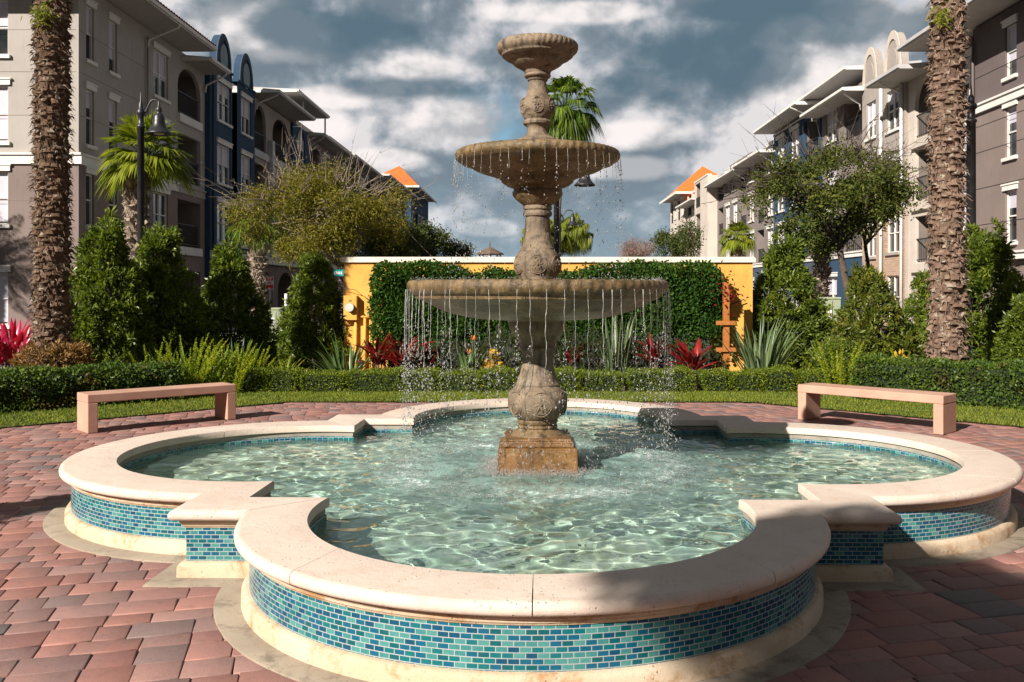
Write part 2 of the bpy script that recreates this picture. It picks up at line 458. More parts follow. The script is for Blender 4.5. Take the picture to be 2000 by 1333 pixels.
def watermat():
    m = bpy.data.materials.new('pool water'); m.use_nodes = True; t = NT(m.node_tree)
    b = t.node('ShaderNodeBsdfGlass' if CAUST else 'ShaderNodeBsdfGlossy')
    if CAUST:
        b.inputs['IOR'].default_value = 1.33; b.inputs['Roughness'].default_value = 0; b.inputs['Color'].default_value = (.93, .99, .97, 1)
        co = t.node('ShaderNodeTexCoord').outputs['Object']
        s = t.node('ShaderNodeSeparateXYZ', {0: co}); xx = t.math('SUBTRACT', s.outputs[0], PC[0]); yy = t.math('SUBTRACT', s.outputs[1], PC[1])
        r_ = t.math('SQRT', t.math('ADD', t.math('MULTIPLY', xx, xx), t.math('MULTIPLY', yy, yy)))
        near = t.smooth(r_, 2.3, .5); fo = t.smooth(t.noise(co, 2.6, 7, .68, .8), .40, .66); fine = t.smooth(t.noise(co, 22, 5, .7, .6), .42, .66)
        ringm = t.math('SUBTRACT', 1, t.math('MINIMUM', t.math('DIVIDE', t.math('ABSOLUTE', t.math('SUBTRACT', r_, 1.08)), .34), 1))
        foam = t.math('MULTIPLY', t.math('MULTIPLY', ringm, fine), t.math('ADD', .25, t.math('MULTIPLY', fo, .7)))
        milk = t.math('ADD', t.math('MULTIPLY', t.math('MULTIPLY', near, .34), t.math('ADD', .45, fo)), t.math('ADD', t.math('MULTIPLY', foam, .8), .07), clamp=True)
        air = t.node('ShaderNodeBsdfPrincipled', {'Base Color': t.mix(foam, (.36, .58, .52), (.80, .84, .82)), 'Roughness': .25, 'Specular IOR Level': .5})
        out = t.node('ShaderNodeMixShader', {0: milk, 1: b.outputs[0], 2: air.outputs[0]}).outputs[0]
    else:
        b.inputs['Roughness'].default_value = .03
        tr = t.node('ShaderNodeBsdfTransparent', {'Color': (.75, .93, .88, 1)})
        fr = t.node('ShaderNodeFresnel', {'IOR': 1.33})
        out = t.node('ShaderNodeMixShader', {0: fr.outputs[0], 1: tr.outputs[0], 2: b.outputs[0]}).outputs[0]
    t.l.new(out, t.node('ShaderNodeOutputMaterial').inputs[0])
    return m
CAUST = True
water = obj('water', Vw, remap[F], watermat(), None, True)
tag(water, kind='structure')
if CAUST:
    try:
        water.cycles.is_caustics_caster = True; sl.cycles.is_caustics_light = True
        for ch in pool.children:
            if ch.name.split('.')[0] in ('pool_bed', 'lower_wall', 'inner_wall', 'waterline_tile'): ch.cycles.is_caustics_receiver = True
    except Exception as ex: print('CAUSTICS', ex)
# ================================================================== tiered fountain
def fstone(name, c1, c2, stain, amt, rough):
    m = bpy.data.materials.new(name); m.use_nodes = True; t = NT(m.node_tree)
    co = t.node('ShaderNodeTexCoord').outputs['Object']
    c = t.mix(t.smooth(t.noise(co, 6, 7, .65, .3), .36, .64), c1, c2)
    sv = t.node('ShaderNodeMapping', {0: co, 3: (9, 9, .9)}).outputs[0]
    c = t.mix(t.math('MULTIPLY', t.smooth(t.noise(sv, 1.6, 6, .65), .50, .68), amt), c, stain)
    c = t.mix(t.math('MULTIPLY', t.smooth(t.noise(co, 13, 7, .72, .5), .53, .66), amt * .8), c, stain)
    c = t.mix(t.math('MULTIPLY', t.smooth(t.noise(t.vmath('ADD', co, (5, 3, 1)), 10, 7, .7, .4), .56, .70), .4), c, (.36, .33, .29))
    c = t.mix(t.math('MULTIPLY', t.smooth(t.noise(co, 120, 4, .75), .5, .72), .5), c, stain)
    h = t.math('ADD', t.math('MULTIPLY', t.noise(co, 26, 6, .7), 1.0), t.math('MULTIPLY', t.noise(co, 110, 4, .7), .4))
    bp = t.node('ShaderNodeBump', {'Height': h, 'Strength': .75, 'Distance': .014})
    b = t.node('ShaderNodeBsdfPrincipled', {'Base Color': c, 'Roughness': t.math('ADD', rough - .12, t.math('MULTIPLY', t.noise(co, 8, 4), .25)), 'Specular IOR Level': .4, 'Normal': bp.outputs[0]})
    t.l.new(b.outputs[0], t.node('ShaderNodeOutputMaterial').inputs[0]); return m
def fz(y): return 1.65 + (570 - y) / 248.0
M['fstone'] = fstone('weathered cast stone', (.15, .11, .07), (.26, .195, .13), (.045, .036, .027), .9, .65)
M['fplinth'] = fstone('wet orange-brown plinth stone', (.15, .075, .022), (.25, .13, .045), (.045, .03, .015), .8, .22)
M['fwet'] = fstone('wet algae-stained cast stone', (.12, .08, .035), (.23, .155, .075), (.04, .03, .016), .85, .33)
FC = (.04, 7.28)
ft = thing('tiered_fountain', 'three-tiered weathered stone fountain with carved stem, dripping water, in the middle of the pool', 'fountain', (FC[0], FC[1], BED))
def fprof(pts): return [(r / 248.0, fz(y)) for r, y in pts]
def fpart(name, pts, mat, k=96, mod=None, parent=ft):
    V, F = lathe(fprof(pts), k, mod, FC)
    o = obj(name, V, F, mat, parent, True); md = o.modifiers.new('es', 'EDGE_SPLIT'); md.split_angle = R(42); return o
def rope(rows, n, amp, slant):
    def f(i, t):
        if i in rows:
            k = rows.index(i)
            s = np.abs(np.sin(t * n / 2 + k * slant)) ** .6
            return amp * (s - .8), amp * .3 * s
        return None
    return f
# top bowl
fpart('top_bowl', [(0, 95), (60, 93), (66, 88), (70, 85.5), (74, 86), (77.5, 89), (79, 93), (79, 98), (77, 103), (72, 106), (70, 108), (69.5, 111), (63, 116), (57, 119), (53, 119.5), (52, 122), (47, 127), (43, 130), (38, 133), (36, 134), (30, 137), (27, 140), (25.5, 143), (25, 145)],
      M['fstone'], 192, rope([3, 4, 5, 6, 7, 8], 44, .012, .45))
fpart('upper_collar', [(20, 144), (24, 145), (26, 147.5), (26, 150), (24, 152.5), (20, 153.5), (19.5, 155), (20.5, 156), (19, 159)], M['fstone'])
fpart('upper_stem', [(18, 156), (17.2, 160), (18, 172), (20, 182), (22, 187), (23.5, 188), (24, 190), (29, 195), (33, 201), (34.5, 208), (34, 216), (30, 226), (25, 234), (23, 236)], M['fstone'])
fpart('stem_foot', [(22, 234), (26, 236), (28.5, 240), (27.5, 244), (23, 247), (20, 250), (19.5, 256), (20.5, 262), (26, 267), (36, 272), (41, 275), (42, 280), (42, 303)], M['fstone'])
# middle bowl
fpart('middle_bowl', [(0, 316), (40, 314), (120, 306), (146, 302), (150, 299), (154, 298), (158, 300), (160.5, 305), (160.5, 311), (157, 316), (150, 319), (147, 322), (132, 326), (126, 331), (116, 336), (100, 341), (84, 346), (76, 350), (72, 351), (70, 357), (62, 363), (56, 366), (48, 368), (46, 372), (49, 376), (49, 382), (44, 389), (36, 396), (29, 401), (26, 403)],
      M['fwet'], 256, rope([4, 5, 6, 7, 8, 9], 64, .013, .45))
fpart('middle_collar', [(24, 401), (27, 403), (28.5, 406), (28, 410), (25.5, 412), (26, 413), (28, 415), (28.5, 419), (27, 423), (24, 424)], M['fstone'])
fpart('middle_stem', [(23.5, 422), (24, 430), (25.5, 450), (28, 470), (31.5, 484), (33, 485.5), (33, 488), (38, 494), (44, 503), (47, 514), (47, 524), (43, 534), (38, 542), (37, 552)], M['fstone'])
# lower bowl
fpart('lower_bowl', [(0, 572), (60, 570), (180, 562), (236, 556), (241, 551), (246, 549.5), (250, 551), (252.8, 556), (253, 563), (250, 570), (243, 574.5), (238, 577), (236, 583), (224, 587), (206, 596), (186, 606), (165, 613), (140, 619), (120, 622), (98, 624), (60, 626), (56, 629), (55, 640), (50, 650), (42, 660), (36, 668), (35, 676), (37, 679), (36, 684)],
      M['fwet'], 320, rope([4, 5, 6, 7, 8, 9], 72, .013, .45))
fpart('lower_stem', [(34, 682), (31, 686), (30, 700), (31, 714), (34, 728), (39, 742), (42, 748), (43.5, 750), (43, 753), (49, 760), (56, 768), (58.5, 779), (58, 790), (54, 803), (46, 812), (38, 818)], M['fstone'])
fpart('foot_moulding', [(35, 816), (39, 818), (40, 822), (38, 826), (36, 828), (38, 829), (39.5, 832), (37.5, 835), (40, 838), (48, 843), (54, 850), (58, 857), (62, 859), (63.5, 862), (62, 866)], M['fwet'])
pl = MB()
def sq(hw, z0, z1, hw2=None):
    hw2 = hw if hw2 is None else hw2
    c = FC; P = []
    for h, z in ((hw, z0), (hw2, z1)):
        P += [(c[0] - h, c[1] - h, z), (c[0] + h, c[1] - h, z), (c[0] + h, c[1] + h, z), (c[0] - h, c[1] + h, z)]
    pl.add(P, [(0, 1, 5, 4), (1, 2, 6, 5), (2, 3, 7, 6), (3, 0, 4, 7), (4, 5, 6, 7), (3, 2, 1, 0)])
sq(.302, BED, .45); sq(.302, .4505, .464, .285); sq(.272, .4645, .495); sq(.272, .4955, .512, .262); sq(.262, .5125, .528, .25)
o = pl.build('plinth', M['fplinth'], ft)
md = o.modifiers.new('bv', 'BEVEL'); md.width = .006; md.segments = 2
# carved medallions round each swelling
def medallions(cy, r0px, count, size, z_squash=1.0, name='medallion', mat=None, ang0=-pi / 2):
    for k in range(count):
        a = ang0 + k * 2 * pi / count
        out = np.array([math.cos(a), math.sin(a), 0.0]); tx = np.array([-math.sin(a), math.cos(a), 0.0]); up = np.array([0, 0, 1.0])
        zc = fz(cy); rad = r0px / 248.0
        def P(u, v, h):
            # wrap on the swelling (sphere like)
            s = u / rad
            ca, sa = math.cos(s), math.sin(s)
            drop = .5 * v * v / (rad * 1.1)
            rr = rad - drop + h
            return np.array([FC[0], FC[1], zc]) + rr * (ca * out + sa * tx) + up * v
        mb = MB()
        for ring_r, tr in ((size, .0045), (size * .82, .0025)):
            pts = [P(ring_r * math.cos(b), ring_r * math.sin(b) * z_squash, -.001) for b in np.linspace(0, 2 * pi, 33)]
            mb.tube(pts, tr, 6, False)
        for j in range(8):
            b = j / 8 * 2 * pi
            pts = [P(s_ * size * .72 * math.cos(b + .25 * s_), s_ * size * .72 * math.sin(b + .25 * s_) * z_squash, -.002 + .003 * math.sin(s_ * pi)) for s_ in np.linspace(.12, 1, 6)]
            mb.tube(pts, [.002, .0045, .006, .006, .004, .001], 6, True)
        pts = [P(0, -.012, .0), P(0, 0, .008), P(0, .012, 0)]
        mb.tube(pts, [.005, .008, .005], 8, True)
        mb.build(name, mat or M['fstone'], ft, True)
medallions(210, 34, 6, .052, 1.15)
medallions(518, 46.5, 6, .075, .95)
medallions(785, 57.5, 6, .088, 1.05, ang0=-pi / 2 + .12)

# ------------------------------------------------------------------ falling water
def dropmat():
    m = bpy.data.materials.new('falling water'); m.use_nodes = True; t = NT(m.node_tree)
    g = t.node('ShaderNodeBsdfGlass', {'IOR': 1.33, 'Roughness': .05, 'Color': (1, 1, 1, 1)})
    d = t.node('ShaderNodeBsdfPrincipled', {'Base Color': (.62, .60, .58, 1), 'Roughness': .25, 'Specular IOR Level': .9})
    tr = t.node('ShaderNodeBsdfTranslucent', {'Color': (.7, .7, .7, 1)})
    a = t.node('ShaderNodeMixShader', {0: .3, 1: d.outputs[0], 2: tr.outputs[0]})
    mx = t.node('ShaderNodeMixShader', {0: .5, 1: a.outputs[0], 2: g.outputs[0]})
    t.l.new(mx.outputs[0], t.node('ShaderNodeOutputMaterial').inputs[0]); return m
M['drop'] = dropmat()
octV = np.array([(1, 0, 0), (-1, 0, 0), (0, 1, 0), (0, -1, 0), (0, 0, 1), (0, 0, -1)], float)
octF = np.array([(0, 2, 4), (2, 1, 4), (1, 3, 4), (3, 0, 4), (2, 0, 5), (1, 2, 5), (3, 1, 5), (0, 3, 5)])
def drops(P, rad, stretch):
    n = len(P); V = octV[None] * rad[:, None, None]; V = V * np.stack([np.ones(n), np.ones(n), stretch], 1)[:, None, :]
    V = V + P[:, None, :]
    return V.reshape(-1, 3), (octF[None] + (np.arange(n) * 6)[:, None, None]).reshape(-1, 3)
def curtain(name, label, rim_r, z0, z1, zbreak, n, solid, parent=None, dens=60, spread=.03):
    VV, FF, off = [], [], 0
    DP, DR, DS = [], [], []
    for k in range(n):
        a = k / n * 2 * pi + rng.normal() * .018
        thick = solid * (.35 + .8 * rng.random() ** 1.3)
        zb = z0 + (zbreak - z0) * (.45 + .7 * rng.random())
        zb = max(zb, z1 + .05)
        m = 22
        zs = np.linspace(z0, zb, m); tt = (z0 - zs)
        r = rim_r + .006 + .02 * np.sqrt(tt + 1e-6)
        ph = rng.random() * 6
        aa = a + (.005 * np.sin(zs * 17 + ph) + .003 * np.sin(zs * 51 + ph * 3)) * np.clip(tt * 4, .1, 1) / rim_r + .03 * rng.normal() * tt / rim_r
        rad = thick * (1 - .55 * tt / (z0 - zb + 1e-6)) * (1 + .35 * np.sin(zs * 60 + ph) + .25 * rng.normal(size=m))
        rad = np.clip(rad, .0009, .009)
        pts = np.stack([FC[0] + r * np.cos(aa), FC[1] + r * np.sin(aa), zs], 1)
        V, F = tube(pts, rad, 5, True)
        F4 = [f for f in F if len(f) == 4]
        VV.append(V); FF.append(np.array([(f[0], f[1], f[2]) for f in F4] + [(f[0], f[2], f[3]) for f in F4]) + off); off += len(V)
        nd = int(dens * (zb - z1) / 1.0 * (.6 + .8 * rng.random()))
        zz_ = z1 + (zb + .06 - z1) * rng.random(nd) ** .8
        f = (z0 - zz_)
        rr = rim_r + .006 + .02 * np.sqrt(f) + rng.normal(size=nd) * spread * f
        a2 = a + rng.normal(size=nd) * spread * f / rim_r * .8
        DP.append(np.stack([FC[0] + rr * np.cos(a2), FC[1] + rr * np.sin(a2), zz_], 1))
        DR.append(.0016 + .0046 * rng.random(nd) ** 2.6); DS.append(1 + 2.0 * rng.random(nd) ** 2)
    V, F = drops(np.concatenate(DP), np.concatenate(DR), np.concatenate(DS))
    VV.append(V); FF.append(F + off)
    o = obj(name, np.concatenate(VV), np.concatenate(FF), M['drop'], parent, True)
    return tag(o, label, 'water', None, 'stuff')
curtain('falling_water', 'thin strings and drops of water falling from the middle bowl rim', 160 / 248, fz(313), 1.70, fz(352), 50, .0020, dens=42, spread=.05)
curtain('falling_water', 'strings and drops of water falling from the wide lower bowl into the pool', 253 / 248, fz(566), WATER, fz(706), 66, .0034, dens=120, spread=.035)
# splash crowns and foam where it lands
nP = 7000
a = rng.random(nP) * 2 * pi; r = 1.09 + rng.normal(size=nP) * .16
z = WATER + np.abs(rng.normal(size=nP)) * .022
P1 = np.stack([FC[0] + r * np.cos(a), FC[1] + r * np.sin(a), z], 1)
nP = 9000
t_ = rng.random(nP) * 4; s_ = (t_ % 1) * 2 - 1; q_ = t_.astype(int); e_ = .31 + np.abs(rng.normal(size=nP)) * .06
X = np.where(q_ % 2 == 0, s_ * .34, np.where(q_ == 1, e_, -e_)); Y = np.where(q_ % 2 == 0, np.where(q_ == 0, -e_, e_), s_ * .34)
P2 = np.stack([FC[0] + X, FC[1] + Y, WATER + np.abs(rng.normal(size=nP)) * .025], 1)
nP = 900
a = rng.random(nP) * 2 * pi; r = .99 * np.sqrt(rng.random(nP)) ; 
P3 = np.stack([FC[0] + (.9 + .1 * rng.random(nP)) * np.cos(a), FC[1] + (.9 + .1 * rng.random(nP)) * np.sin(a), fz(549) + np.abs(rng.normal(size=nP)) * .014], 1)
PP = np.concatenate([P1, P2, P3]); V, F = drops(PP, .0013 + .0030 * rng.random(len(PP)) ** 2.5, 1 + .8 * rng.random(len(PP)))
o = obj('splash', V, F, M['drop'], None, True); tag(o, 'white splash and spray on the pool around the fountain foot', 'water', None, 'stuff')
# ================================================================== ground
M['soil'] = pmat('mulch soil', (.075, .05, .035), .95, .5, 3, .8, 30)
def sheet(name, x0, x1, y0, y1, z, mat, n=1):
    return tag(obj(name, [(x0, y0, z), (x1, y0, z), (x1, y1, z), (x0, y1, z)], [(0, 1, 2, 3)], mat), kind='structure')
M['bedding'] = pmat('paver joint sand', (.13, .09, .075), .95, .3, 4, .4, 60)
sheet('ground', -900, 900, -60, 2500, -.045, M['soil'])
sheet('plaza', -14, 14, -5, 15.2, -.030, M['bedding'])
def pavermat():
    m = bpy.data.materials.new('tumbled paver'); m.use_nodes = True; t = NT(m.node_tree)
    rnd = t.node('ShaderNodeNewGeometry').outputs['Random Per Island']
    c = t.ramp(rnd, [(0, (0.291, 0.1364, 0.1092)), (0.2, (0.3346, 0.1628, 0.1344)), (0.4, (0.2619, 0.1232, 0.105)), (0.55, (0.3201, 0.1804, 0.1554)), (0.7, (0.2425, 0.1364, 0.1218)), (0.84, (0.2037, 0.1364, 0.126)), (0.94, (0.1503, 0.1232, 0.1218)), (0.975, (0.2619, 0.1452, 0.126))], 'CONSTANT')
    co = t.node('ShaderNodeTexCoord').outputs['Object']
    big = t.smooth(t.noise(co, 2.6, 5, .6, .3), .35, .7)
    c = t.mix(t.math('MULTIPLY', big, .35), c, (.17, .14, .14))
    c = t.mix(t.math('MULTIPLY', t.smooth(t.noise(co, 130, 4, .7), .5, .8), .5), c, (.42, .30, .25))
    c = t.mix(t.math('MULTIPLY', t.smooth(t.noise(co, 17, 4, .6), .5, .8), .4), c, (.12, .08, .07))
    h = t.math('ADD', t.noise(co, 110, 5, .65), t.math('MULTIPLY', t.noise(co, 16, 3), 1.2))
    bp = t.node('ShaderNodeBump', {'Height': h, 'Strength': .35, 'Distance': .006})
    b = t.node('ShaderNodeBsdfPrincipled', {'Base Color': c, 'Roughness': .82, 'Specular IOR Level': .3, 'Normal': bp.outputs[0]})
    t.l.new(b.outputs[0], t.node('ShaderNodeOutputMaterial').inputs[0]); return m
th = R(14); cth, sth = math.cos(th), math.sin(th)
B = []   # paver rectangles in rotated coordinates (u0,u1,v0,v1)
v = -12.0; prev = None
while v < 19:
    dv = random.choice((.20, .20, .15)); u = -17 + random.random() * .3
    while u < 17:
        du = random.choice((.30, .30, .22, .20, .15)) if dv > .17 else random.choice((.22, .30, .15))
        B.append((u, u + du, v, v + dv)); u += du
    v += dv
B = np.array(B)
cu = (B[:, 0] + B[:, 1]) / 2; cvv = (B[:, 2] + B[:, 3]) / 2
CX = cu * cth - cvv * sth; CY = cu * sth + cvv * cth
def front_lawn_y(x):      # plaza edge: distance at which the turf starts
    ax = np.abs(x + .2)
    return np.where(ax < 3.4, 13.75, 13.75 - (ax - 3.4) * .93)
keep = (CY > 2.2) & (np.abs(CX) < 12) & (CY < front_lawn_y(CX) + .12) & ~(inside(CX - PC[0], CY - PC[1], .30) & (np.abs(CX - PC[0]) < 9))
B = B[keep]; CX = CX[keep]; CY = CY[keep]; n = len(B); print('pavers', n)
g = .0022; bev = .0065
tilt = rng.normal(size=(n, 2)) * .006; zz0 = rng.normal(size=n) * .0016 - .003
jit = rng.normal(size=(n, 4, 2)) * .0025
Vs = []
hu = (B[:, 1] - B[:, 0]) / 2; hv = (B[:, 3] - B[:, 2]) / 2
for (inset, z) in ((g, -.035), (g, -bev), (g + bev * .35, -bev * .35), (g + bev, 0.0)):
    for ci, (su, sv) in enumerate(((-1, -1), (1, -1), (1, 1), (-1, 1))):
        u = su * (hu - inset) + jit[:, ci, 0]; v_ = sv * (hv - inset) + jit[:, ci, 1]
        zc = z + zz0 + (tilt[:, 0] * u + tilt[:, 1] * v_ if z > -.03 else 0)
        Vs.append(np.stack([CX + u * cth - v_ * sth, CY + u * sth + v_ * cth, zc], 1))
V = np.stack(Vs, 1)
fc = []
for L in range(3):
    for c_ in range(4): fc.append((L * 4 + c_, L * 4 + (c_ + 1) % 4, (L + 1) * 4 + (c_ + 1) % 4, (L + 1) * 4 + c_))
fc.append((12, 13, 14, 15)); fc = np.array(fc)
F = (fc[None] + (np.arange(n) * 16)[:, None, None]).reshape(-1, 4)
o = obj('plaza_pavers', V.reshape(-1, 3), F, pavermat()); tag(o, kind='structure')
# ================================================================== foliage helpers
def at(x, y, d): return ((x - 1040) / 1806 * d, d, EYE + (570 - y) / 1806 * d)
def gx_(x, d): return (x - 1040) / 1806 * d
def unit(a): return a / (np.linalg.norm(a, axis=-1, keepdims=True) + 1e-9)
def leaves(P, D, L, W, droop=0.0, twist=None):
    """one bent 4-vertex leaf per point -> V (4n,3), F (n,4)"""
    n = len(P); D = unit(D); L = np.broadcast_to(L, n)[:, None]; W = np.broadcast_to(W, n)[:, None]
    s = unit(np.cross(D, rng.normal(size=(n, 3)) if twist is None else twist))
    mid = P + D * L * .5 + np.array([0, 0, 1.0]) * 0
    tip = P + D * L - np.array([0, 0, 1.0]) * L * droop
    V = np.stack([P, mid + s * W * .5, tip, mid - s * W * .5], 1).reshape(-1, 3)
    return V, np.arange(4 * n).reshape(-1, 4)
class LB:
    def __init__(s): s.V = []; s.F = []; s.n = 0
    def add(s, VF):
        V, F = VF; s.V.append(V); s.F.append(F + s.n); s.n += len(V); return s
    def build(s, name, mat, parent=None):
        return obj(name, np.concatenate(s.V), np.concatenate(s.F), mat, parent)
def sph(n): return unit(rng.normal(size=(n, 3)))

M['shrub'] = leafmat('shrub leaves', [(0.0364, 0.065, 0.0117), (0.0845, 0.13, 0.0169), (0.1495, 0.2015, 0.0247), (0.052, 0.091, 0.013), (0.221, 0.2665, 0.0338)], .35, .4, .4)
M['shrub2'] = leafmat('shrub leaves yellowish', [(0.0438, 0.0688, 0.0125), (0.0938, 0.1375, 0.02), (0.1625, 0.1938, 0.0275), (0.0625, 0.0875, 0.015), (0.2125, 0.2063, 0.0375)], .35, .4, .4, ((.16, .045, .02), 4.0, .60, .5))
M['hedge'] = leafmat('clipped hedge leaves', [(0.0312, 0.0625, 0.0125), (0.0562, 0.1063, 0.0175), (0.1, 0.15, 0.0225), (0.0438, 0.075, 0.0125)], .25, .5, .2, ((.12, .05, .02), 2.2, .56, .55))
M['boxhedge'] = leafmat('box hedge leaves', [(0.06, 0.102, 0.0096), (0.12, 0.174, 0.0144), (0.18, 0.228, 0.0216), (0.072, 0.108, 0.012)], .35, .45, .3)
M['ivy'] = leafmat('climbing fig leaves', [(0.0152, 0.0455, 0.0101), (0.0304, 0.081, 0.0142), (0.0557, 0.1215, 0.0182), (0.0203, 0.0506, 0.0101)], .25, .5, .15, ((.13, .06, .02), 1.9, .70, .4))
M['bark'] = pmat('bark', (.14, .11, .085), .9, .35, 4, .8, 22)
M['barkdark'] = pmat('dark bark', (.075, .058, .045), .9, .35, 4, .8, 22)

def cone_profile(z, H, Rb):
    t = z / H
    return Rb * np.clip(1 - t, 0, 1) ** .55 * (.92 + .34 * np.sin(pi * np.clip(t * 1.25, 0, 1)))
def conical(H, Rb, seed, mat, tufts=1000, name='conical_shrub', label='', cat='shrub', group=None, L=.125, W=.036, per=20):
    r_ = np.random.default_rng(seed)
    root = thing(name, label, cat, (0, 0, 0), group)
    n = tufts
    z = H * (1 - r_.random(n) ** .62) * .97 + .04; th_ = r_.random(n) * 2 * pi
    lump = 1.06 + .17 * np.sin(th_ * 2 + z * 3 + seed) + .13 * np.sin(th_ * 5 - z * 6 + seed * 2) + .12 * np.sin(z * 8 + th_ + seed) + .10 * r_.normal(size=n)
    f = np.where(r_.random(n) < .75, .9 + .14 * r_.random(n), r_.random(n) ** .5 * .9)
    r = cone_profile(z, H, Rb) * lump * f
    C = np.stack([r * np.cos(th_), r * np.sin(th_), z], 1)
    N = np.stack([np.cos(th_), np.sin(th_), np.full(n, .75)], 1)
    nl_ = 95; zl = H * (1 - r_.random(nl_) ** .7) * .93 + .05; tl = r_.random(nl_) * 2 * pi; rl = cone_profile(zl, H, Rb) * (.62 + .32 * r_.random(nl_)); Rl = (.13 + .13 * r_.random(nl_)) * (1.25 - .5 * zl / H)
    Lc = np.stack([rl * np.cos(tl), rl * np.sin(tl), zl], 1); q_ = int(n * .72); pk = r_.integers(0, nl_, q_)
    No = np.stack([np.cos(tl[pk]), np.sin(tl[pk]), np.full(q_, .45)], 1); dd = unit(r_.normal(size=(q_, 3)) + No * .9)
    C[:q_] = Lc[pk] + dd * (Rl[pk] * (.8 + .3 * r_.random(q_)))[:, None]; N[:q_] = dd + np.array([0, 0, .35])
    k = per
    P = np.repeat(C, k, 0) + r_.normal(size=(n * k, 3)) * .035
    D = unit(unit(np.repeat(N, k, 0)) * .8 + r_.normal(size=(n * k, 3)) * .55)
    b = LB(); b.add(leaves(P, D, L * (.6 + .7 * r_.random(n * k)), W * (.7 + .6 * r_.random(n * k)), .08))
    b.build('foliage', mat, root)
    t = MB()
    for j in range(5):
        a = j * 1.3 + seed; e_ = Rb * .5
        t.tube([(0, 0, 0), (.15 * math.cos(a) * e_, .15 * math.sin(a) * e_, H * .25), (e_ * math.cos(a) * .7, e_ * math.sin(a) * .7, H * .55)], [.03, .022, .008], 6)
    t.tube([(0, 0, 0), (.02, .01, H * .5), (0, 0, H * .93)], [.04, .025, .006], 6)
    t.build('stem', M['bark'], root, True)
    return root
G1 = 'tall conical shrubs beside the yellow wall'
protoA = conical(2.8, .78, 3, M['shrub'], 1250, label='x', group=G1)
protoB = conical(2.6, .72, 8, M['shrub'], 1100, label='x', group=G1)
protoC = conical(2.2, .85, 15, M['shrub2'], 850, label='x', group=G1, L=.12, W=.036)
used_p = set()
def place(proto, x, d, ztop, rad, label, rot=0, baseH=None, baseR=None, z=0):
    H = ztop; s = (rad / baseR, rad / baseR, H / baseH)
    if id(proto) in used_p: o = dup(proto)
    else: o = proto; used_p.add(id(proto))
    o.location = (gx_(x, d), d, z); o.rotation_euler = (0, 0, rot); o.scale = s; o['label'] = label
    return o
def zt(y, d): return EYE + (570 - y) / 1806 * d
place(protoA, 203, 16.0, zt(418, 16.0), .66, 'tall conical green shrub just right of the left date palm trunk', .5, 2.8, .78)
place(protoB, 312, 17.2, zt(438, 17.2), .66, 'tall conical green shrub directly below the left street lamp', 1.7, 2.6, .72)
place(protoA, 452, 18.6, zt(472, 18.6), .62, 'slimmer conical shrub left of the red and white sign', 2.9, 2.8, .78)
place(protoB, 614, 18.2, zt(492, 18.2), .56, 'conical shrub touching the left end of the yellow wall', 4.0, 2.6, .72)
place(protoA, 1530, 18.6, zt(458, 18.6), .72, 'tall conical shrub touching the right end of the yellow wall', 5.0, 2.8, .78)
place(protoC, 1697, 17.0, zt(522, 17.0), .68, 'loose reddish-tipped conical shrub in front of the brick bay', .7, 2.2, .85)
place(protoB, 1806, 19.0, zt(528, 19.0), .42, 'narrow conical shrub peeping out left of the right date palm trunk', 2.0, 2.6, .72)
place(protoA, 1918, 17.6, zt(436, 17.6), .86, 'widest and tallest conical shrub, right of the right date palm trunk', 1.2, 2.8, .78)
place(protoB, 2012, 14.8, zt(572, 14.8), .5, 'conical shrub cut off by the right picture edge', 3.3, 2.6, .72)

def mound(rx, ry, h, mat, n=900, L=.07, W=.03, name='low_shrub', label='', cat='shrub', group=None, seed=1, per=12, stemmat=None):
    r_ = np.random.default_rng(seed); root = thing(name, label, cat, (0, 0, 0), group)
    d = unit(r_.normal(size=(n, 3))); d[:, 2] = np.abs(d[:, 2]); f = np.where(r_.random(n) < .7, .92 + .14 * r_.random(n), r_.random(n) ** .5)
    lump = 1 + .12 * np.sin(d[:, 0] * 7 + seed) * np.cos(d[:, 1] * 6) + .08 * np.sin(d[:, 2] * 9 + seed)
    C = d * (f * lump)[:, None] * np.array([rx, ry, h])
    P = np.repeat(C, per, 0) + r_.normal(size=(n * per, 3)) * .02
    D = unit(np.repeat(d + np.array([0, 0, .5]), per, 0) * .8 + r_.normal(size=(n * per, 3)) * .7)
    b = LB(); b.add(leaves(P, D, L * (.6 + .7 * r_.random(n * per)), W * (.7 + .6 * r_.random(n * per)), .1)); b.build('foliage', mat, root)
    t = MB()
    for j in range(6):
        a = j * 1.05 + seed; t.tube([(0, 0, 0), (rx * .3 * math.cos(a), ry * .3 * math.sin(a), h * .4), (rx * .6 * math.cos(a), ry * .6 * math.sin(a), h * .7)], [.02, .014, .005], 5)
    t.build('stem', stemmat or M['bark'], root, True)
    return root
low = [(1600, 18.5, .62, 1.05, 'low rounded green bush just right of the wall-end conical shrub'), (1655, 18.6, .5, .95, 'low rounded bush in front of the right green utility box'), (1770, 17.6, .55, .95, 'low rounded bush between the loose shrub and the right date palm'),
       (1640, 16.6, .6, .72, 'lowest dark bush left of the loose reddish-tipped shrub'), (360, 19.5, .75, 1.2, 'dark shaded bush between the conical shrubs below the balcony'), (560, 20.0, .9, .75, 'dark low bush in front of the left green utility box'),
       (400, 17.2, .5, .78, 'dark low bush behind the bright plume ferns'), (664, 18.3, .32, .8, 'small bush at the left foot of the yellow wall')]
place(protoB, -889, 5.15, 1.9, .45, 'conical shrub outside the left edge whose shadow tip reaches the pool footing', 1.0, 2.6, .72)
lp = mound(1, 1, 1, M['shrub'], 1300, .09, .035, label='x', group='low bushes behind the box hedge', seed=4)
